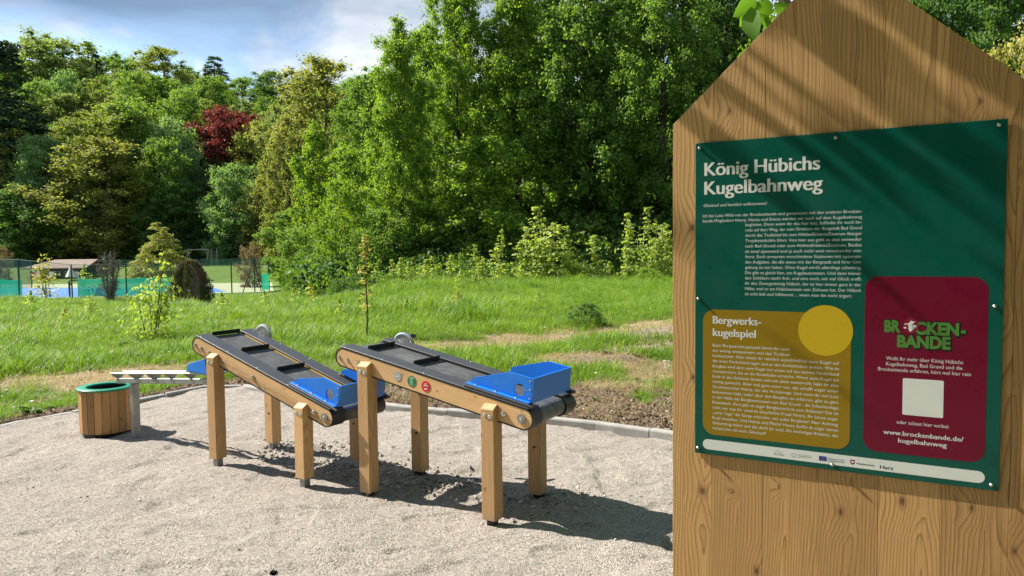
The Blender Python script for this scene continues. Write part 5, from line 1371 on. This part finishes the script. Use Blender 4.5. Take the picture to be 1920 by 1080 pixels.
def mesh_mat(name, col, opac):
    mt, t, p = mat(name); n = N(t); out = t.nodes['Material Output']
    p.inputs['Base Color'].default_value = (*col, 1); p.inputs['Roughness'].default_value = .7
    tl = n('ShaderNodeBsdfTranslucent', {'Color': (*col, 1)}); body = n('ShaderNodeMixShader', {0: .5, 1: p.outputs[0], 2: tl.outputs[0]})
    tr = n('ShaderNodeBsdfTransparent'); n.L(n('ShaderNodeMixShader', {0: opac, 1: tr.outputs[0], 2: body.outputs[0]}).outputs[0], out.inputs['Surface']); return mt
M_['wiremesh'] = mesh_mat('fence_wire_mesh', (.03, .07, .055), .22); M_['netmesh'] = mesh_mat('windscreen_mesh', (.012, .36, .23), .90); M_['palenet'] = mesh_mat('pale_net', (.05, .14, .11), .38)
FN = thing('court_fence', 'dark green wire fence along the near side of the tennis court', 'fence', (*cz(238, 561), ZC))
fo = Vector(FN.location)
fp = [(-70, 566, 488), (37, 563.5, 487), (136, 562, 496), (238, 560, 498), (336, 557, 497), (435, 552, 492), (478, 549, 484), (505, 547, 480)]
base = []
for (px, yb_, yt_) in fp:
    x, y = cz(px, yb_); zt = at_depth(px, yt_, y)[2]; b = Vector((x, y, ZC)); t = Vector((x, y, zt)); base.append((b, t))
    bd = B(); bd.cyl(b-fo-Vector((0, 0, .2)), t-fo, .045, 8); bd.build('post', M_['fencegreen'], FN)
for (b0, t0), (b1, t1) in zip(base, base[1:]):
    bd = B(); bd.bm.faces.new([bd.bm.verts.new(p-fo) for p in (b0, b1, t1, t0)]); bd.build('wire_panel', M_['wiremesh'], FN)
    bd = B(); bd.cyl(t0-fo, t1-fo, .018, 5); bd.build('top_wire', M_['fencegreen'], FN)
pb, pt = base[6]
for px, yb_ in ((455, 551), (490, 549)):
    x, y = cz(px, yb_); bd = B(); bd.cyl(Vector((x, y, ZC))-fo, pt-fo, .035, 6); bd.build('brace', M_['fencegreen'], FN)
def screen(label, pa, pb_, ya, yb2, dz):
    (x0, y0), (x1, y1) = cz(*pa), cz(*pb_); O_ = Vector((x0, y0, ZC)); S_ = thing('windscreen', label, 'windscreen', O_, 0, 'green windscreens on the court fence')
    z0 = at_depth(pa[0], ya, y0)[2]; z1 = at_depth(pb_[0], yb2, y1)[2]; bd = B(); n = 14; up_, lo = [], []
    for k in range(n+1):
        q = k/n; x = x0+(x1-x0)*q; y = y0+(y1-y0)*q-.10; sag = .10*abs(math.sin(q*9.4))
        up_.append(bd.bm.verts.new(Vector((x, y, z0+(z1-z0)*q-sag))-O_)); lo.append(bd.bm.verts.new(Vector((x, y-.05*math.sin(q*20), ZC+.12))-O_))
    for k in range(n): bd.bm.faces.new((lo[k], lo[k+1], up_[k+1], up_[k]))
    bd.build('net', M_['netmesh'], S_, True)
    return S_
screen('green windscreen net at the left edge of the picture', (-70, 566), (45, 563), 522, 523, 0)
screen('long green windscreen net behind the dead grey shrub', (148, 561.5), (326, 557), 521, 519, 0)
screen('small green windscreen net at the right fence corner', (492, 549), (506, 547), 512, 512, 0)
BS = thing('back_fence', 'tall pale green backstop net left of the clubhouse', 'fence', (*cz(0, 545), ZC)); bo = Vector(BS.location)
bt = []
for px, yt_ in ((-60, 482), (0, 484), (37, 484), (60, 488)):
    x, y = cz(px, 541); zt = at_depth(px, yt_, y)[2]; bt.append((Vector((x, y, ZC))-bo, Vector((x, y, zt))-bo)); bd = B(); bd.cyl(bt[-1][0], bt[-1][1], .05, 6); bd.build('post', M_['fencegreen'], BS)
for (b0, t0), (b1, t1) in zip(bt, bt[1:]):
    bd = B(); bd.bm.faces.new([bd.bm.verts.new(p) for p in (b0, b1, t1, t0)]); bd.build('net', M_['palenet'], BS)
NP = thing('net_post', 'short post with net winder on the blue court', 'net post', (*cz(131, 559), ZC)); bd = B(); bd.box((0, 0, .55), (.10, .10, 1.15), bevel=.01); bd.box((.09, 0, .9), (.08, .06, .12)); bd.build('post', M_['fencegreen'], NP)
# clubhouse
HD = 80.0; hx0, hx1 = at_depth(72, 520, HD)[0], at_depth(152, 520, HD)[0]; hw = hx1-hx0; zb = float(gz((hx0+hx1)/2, HD)); ztop = at_depth(110, 489, HD)[2]; zev = at_depth(110, 504, HD)[2]
HU = thing('clubhouse', 'low dark wooden clubhouse with a brown pitched roof beyond the court', 'building', ((hx0+hx1)/2, HD, zb))
M_['darkwood'] = plain('dark_stained_wood', (.045, .035, .03), .8, var=.3); M_['rooftile'] = plain('brown_roof', (.17, .12, .095), .85, var=.25, scale=2); M_['glass'] = plain('window_glass', (.12, .16, .18), .15, var=.1); M_['whitepaint'] = plain('white_paint', (.72, .72, .7), .6)
eh, th_ = zev-zb, ztop-zb
bd = B(); bd.box((0, 2.2, eh/2), (hw, 4.0, eh)); bd.build('wall', M_['darkwood'], HU)
bd = B(); ov = .9
bd.prism([(-hw/2-ov-.6, -.6, eh-.02), (hw/2+ov, -.6, eh-.02), (hw/2+ov-.2, 2.2, th_), (-hw/2+.6, 2.2, th_)], (0, 0, .12)); bd.prism([(-hw/2-ov-.6, 5.0, eh-.02), (hw/2+ov, 5.0, eh-.02), (hw/2+ov-.2, 2.2, th_), (-hw/2+.6, 2.2, th_)], (0, 0, .12)); bd.build('roof', M_['rooftile'], HU)
for wx, ww in ((-hw*.12, 1.1), (hw*.22, 1.5)):
    bd = B(); bd.box((wx, .17, eh*.52), (ww, .06, eh*.44)); wd = bd.build('window', M_['whitepaint'], HU)
    for k in (-1, 1):
        bd = B(); bd.box((wx+k*ww*.24, .13, eh*.52), (ww*.40, .03, eh*.36)); bd.build('pane', M_['glass'], wd)
bd = B(); bd.box((-hw*.33, .17, eh*.42), (.9, .05, eh*.84)); bd.build('door', M_['rooftile'], HU)
for k in range(4):
    bd = B(); bd.box((-hw/2+.1+k*(hw-.2)/3, -.5, eh/2), (.12, .12, eh)); bd.build('veranda_post', M_['darkwood'], HU)
M_['redcloth'] = plain('red_cloth', (.42, .10, .07), .8)
def seatset(px, D_, mt_, label, name='garden_chair'):
    x = at_depth(px, 520, D_)[0]; z = float(gz(x, D_)); T = thing(name, label, 'chair' if name == 'garden_chair' else 'parasol', (x, D_, z))
    if name == 'garden_chair':
        bd = B(); bd.box((0, 0, .42), (.5, .5, .05)); bd.build('seat', mt_, T); bd = B(); bd.box((0, .25, .7), (.5, .05, .55)); bd.build('backrest', mt_, T)
        for sx in (-.2, .2):
            for sy in (-.2, .2): bd = B(); bd.cyl((sx, sy, 0), (sx, sy, .42), .03, 5); bd.build('leg', mt_, T)
    else:
        bd = B(); bd.cyl((0, 0, 0), (0, 0, 1.5), .03, 6); bd.build('pole', M_['whitepaint'], T); bd = B(); bd.cyl((0, 0, .45), (0, 0, 1.45), .55, 8, .08); bd.build('canopy', mt_, T)
seatset(58, 78.3, M_['redcloth'], 'red garden chair left of the clubhouse'); seatset(68, 78.5, M_['whitepaint'], 'white garden chair at the left corner of the clubhouse')
seatset(94, 78.2, M_['whitepaint'], 'white garden chair in front of the clubhouse windows'); seatset(133, 78.0, M_['whitepaint'], 'folded white parasol in front of the clubhouse', 'parasol'); seatset(141, 78.0, M_['whitepaint'], 'white garden chair right of the folded parasol')
# swings with a climbing ladder
SDp = 93.0; xl, xr = at_depth(354, 500, SDp)[0], at_depth(392, 500, SDp)[0]; zb = float(gz(xl, SDp)); zt = at_depth(373, 468, SDp)[2]-zb; sw = xr-xl
SW = thing('swing_set', 'grey timber swing set with a ladder on the grass bank', 'swing set', ((xl+xr)/2, SDp, zb)); M_['greytimber'] = plain('weathered_timber', (.30, .29, .27), .85, var=.2)
bd = B(); bd.cyl((-sw/2, 0, zt), (sw/2, 0, zt), .07, 8); bd.build('crossbeam', M_['greytimber'], SW)
for x in (-sw/2, sw/2):
    for y in (-.9, .9):
        bd = B(); bd.cyl((x, y, -.2), (x, 0, zt), .06, 8); bd.build('leg', M_['greytimber'], SW)
    bd = B(); bd.cyl((x*.62, 0, zt), (x, 0, zt*.62), .045, 6); bd.build('brace', M_['greytimber'], SW)
for x in (-sw*.22, sw*.2):
    sw_ = B(); sw_.box((x, 0, .45), (.45, .2, .05)); s_ = sw_.build('swing_seat', M_['darkmetal'], SW)
    for d in (-.2, .2): bd = B(); bd.cyl((x+d, 0, .45), (x+d, 0, zt), .012, 4); bd.build('chain', M_['darkmetal'], s_)
lx = sw/2+.35
for d in (0, .75): bd = B(); bd.cyl((lx+d, 0, -.2), (lx+d*.9, 0, zt+.12), .06, 6); bd.build('ladder_rail', M_['greytimber'], SW)
for k in range(7): bd = B(); bd.cyl((lx, 0, .25+k*zt/8), (lx+.7, 0, .25+k*zt/8), .03, 5); bd.build('rung', M_['greytimber'], SW)
# fence on top of the grass bank
FB = thing('bank_fence', 'low dark wire fence on top of the grass bank below the swings', 'fence', (*at_depth(430, 500, 88)[:2], float(gz(at_depth(430, 500, 88)[0], 88)))); b0 = Vector(FB.location); prev = None
for px in range(180, 500, 26):
    x = at_depth(px, 500, 88)[0]; z = float(gz(x, 88)); p = Vector((x, 88, z))-b0; q = p+Vector((0, 0, .95)); bd = B(); bd.cyl(p, q, .04, 5); bd.build('post', M_['fencegreen'], FB)
    if prev: bd = B(); bd.bm.faces.new([bd.bm.verts.new(v) for v in (prev[0], p, q, prev[1])]); bd.build('wire_panel', M_['palenet'], FB)
    prev = (p, q)
bpy.context.view_layer.update()
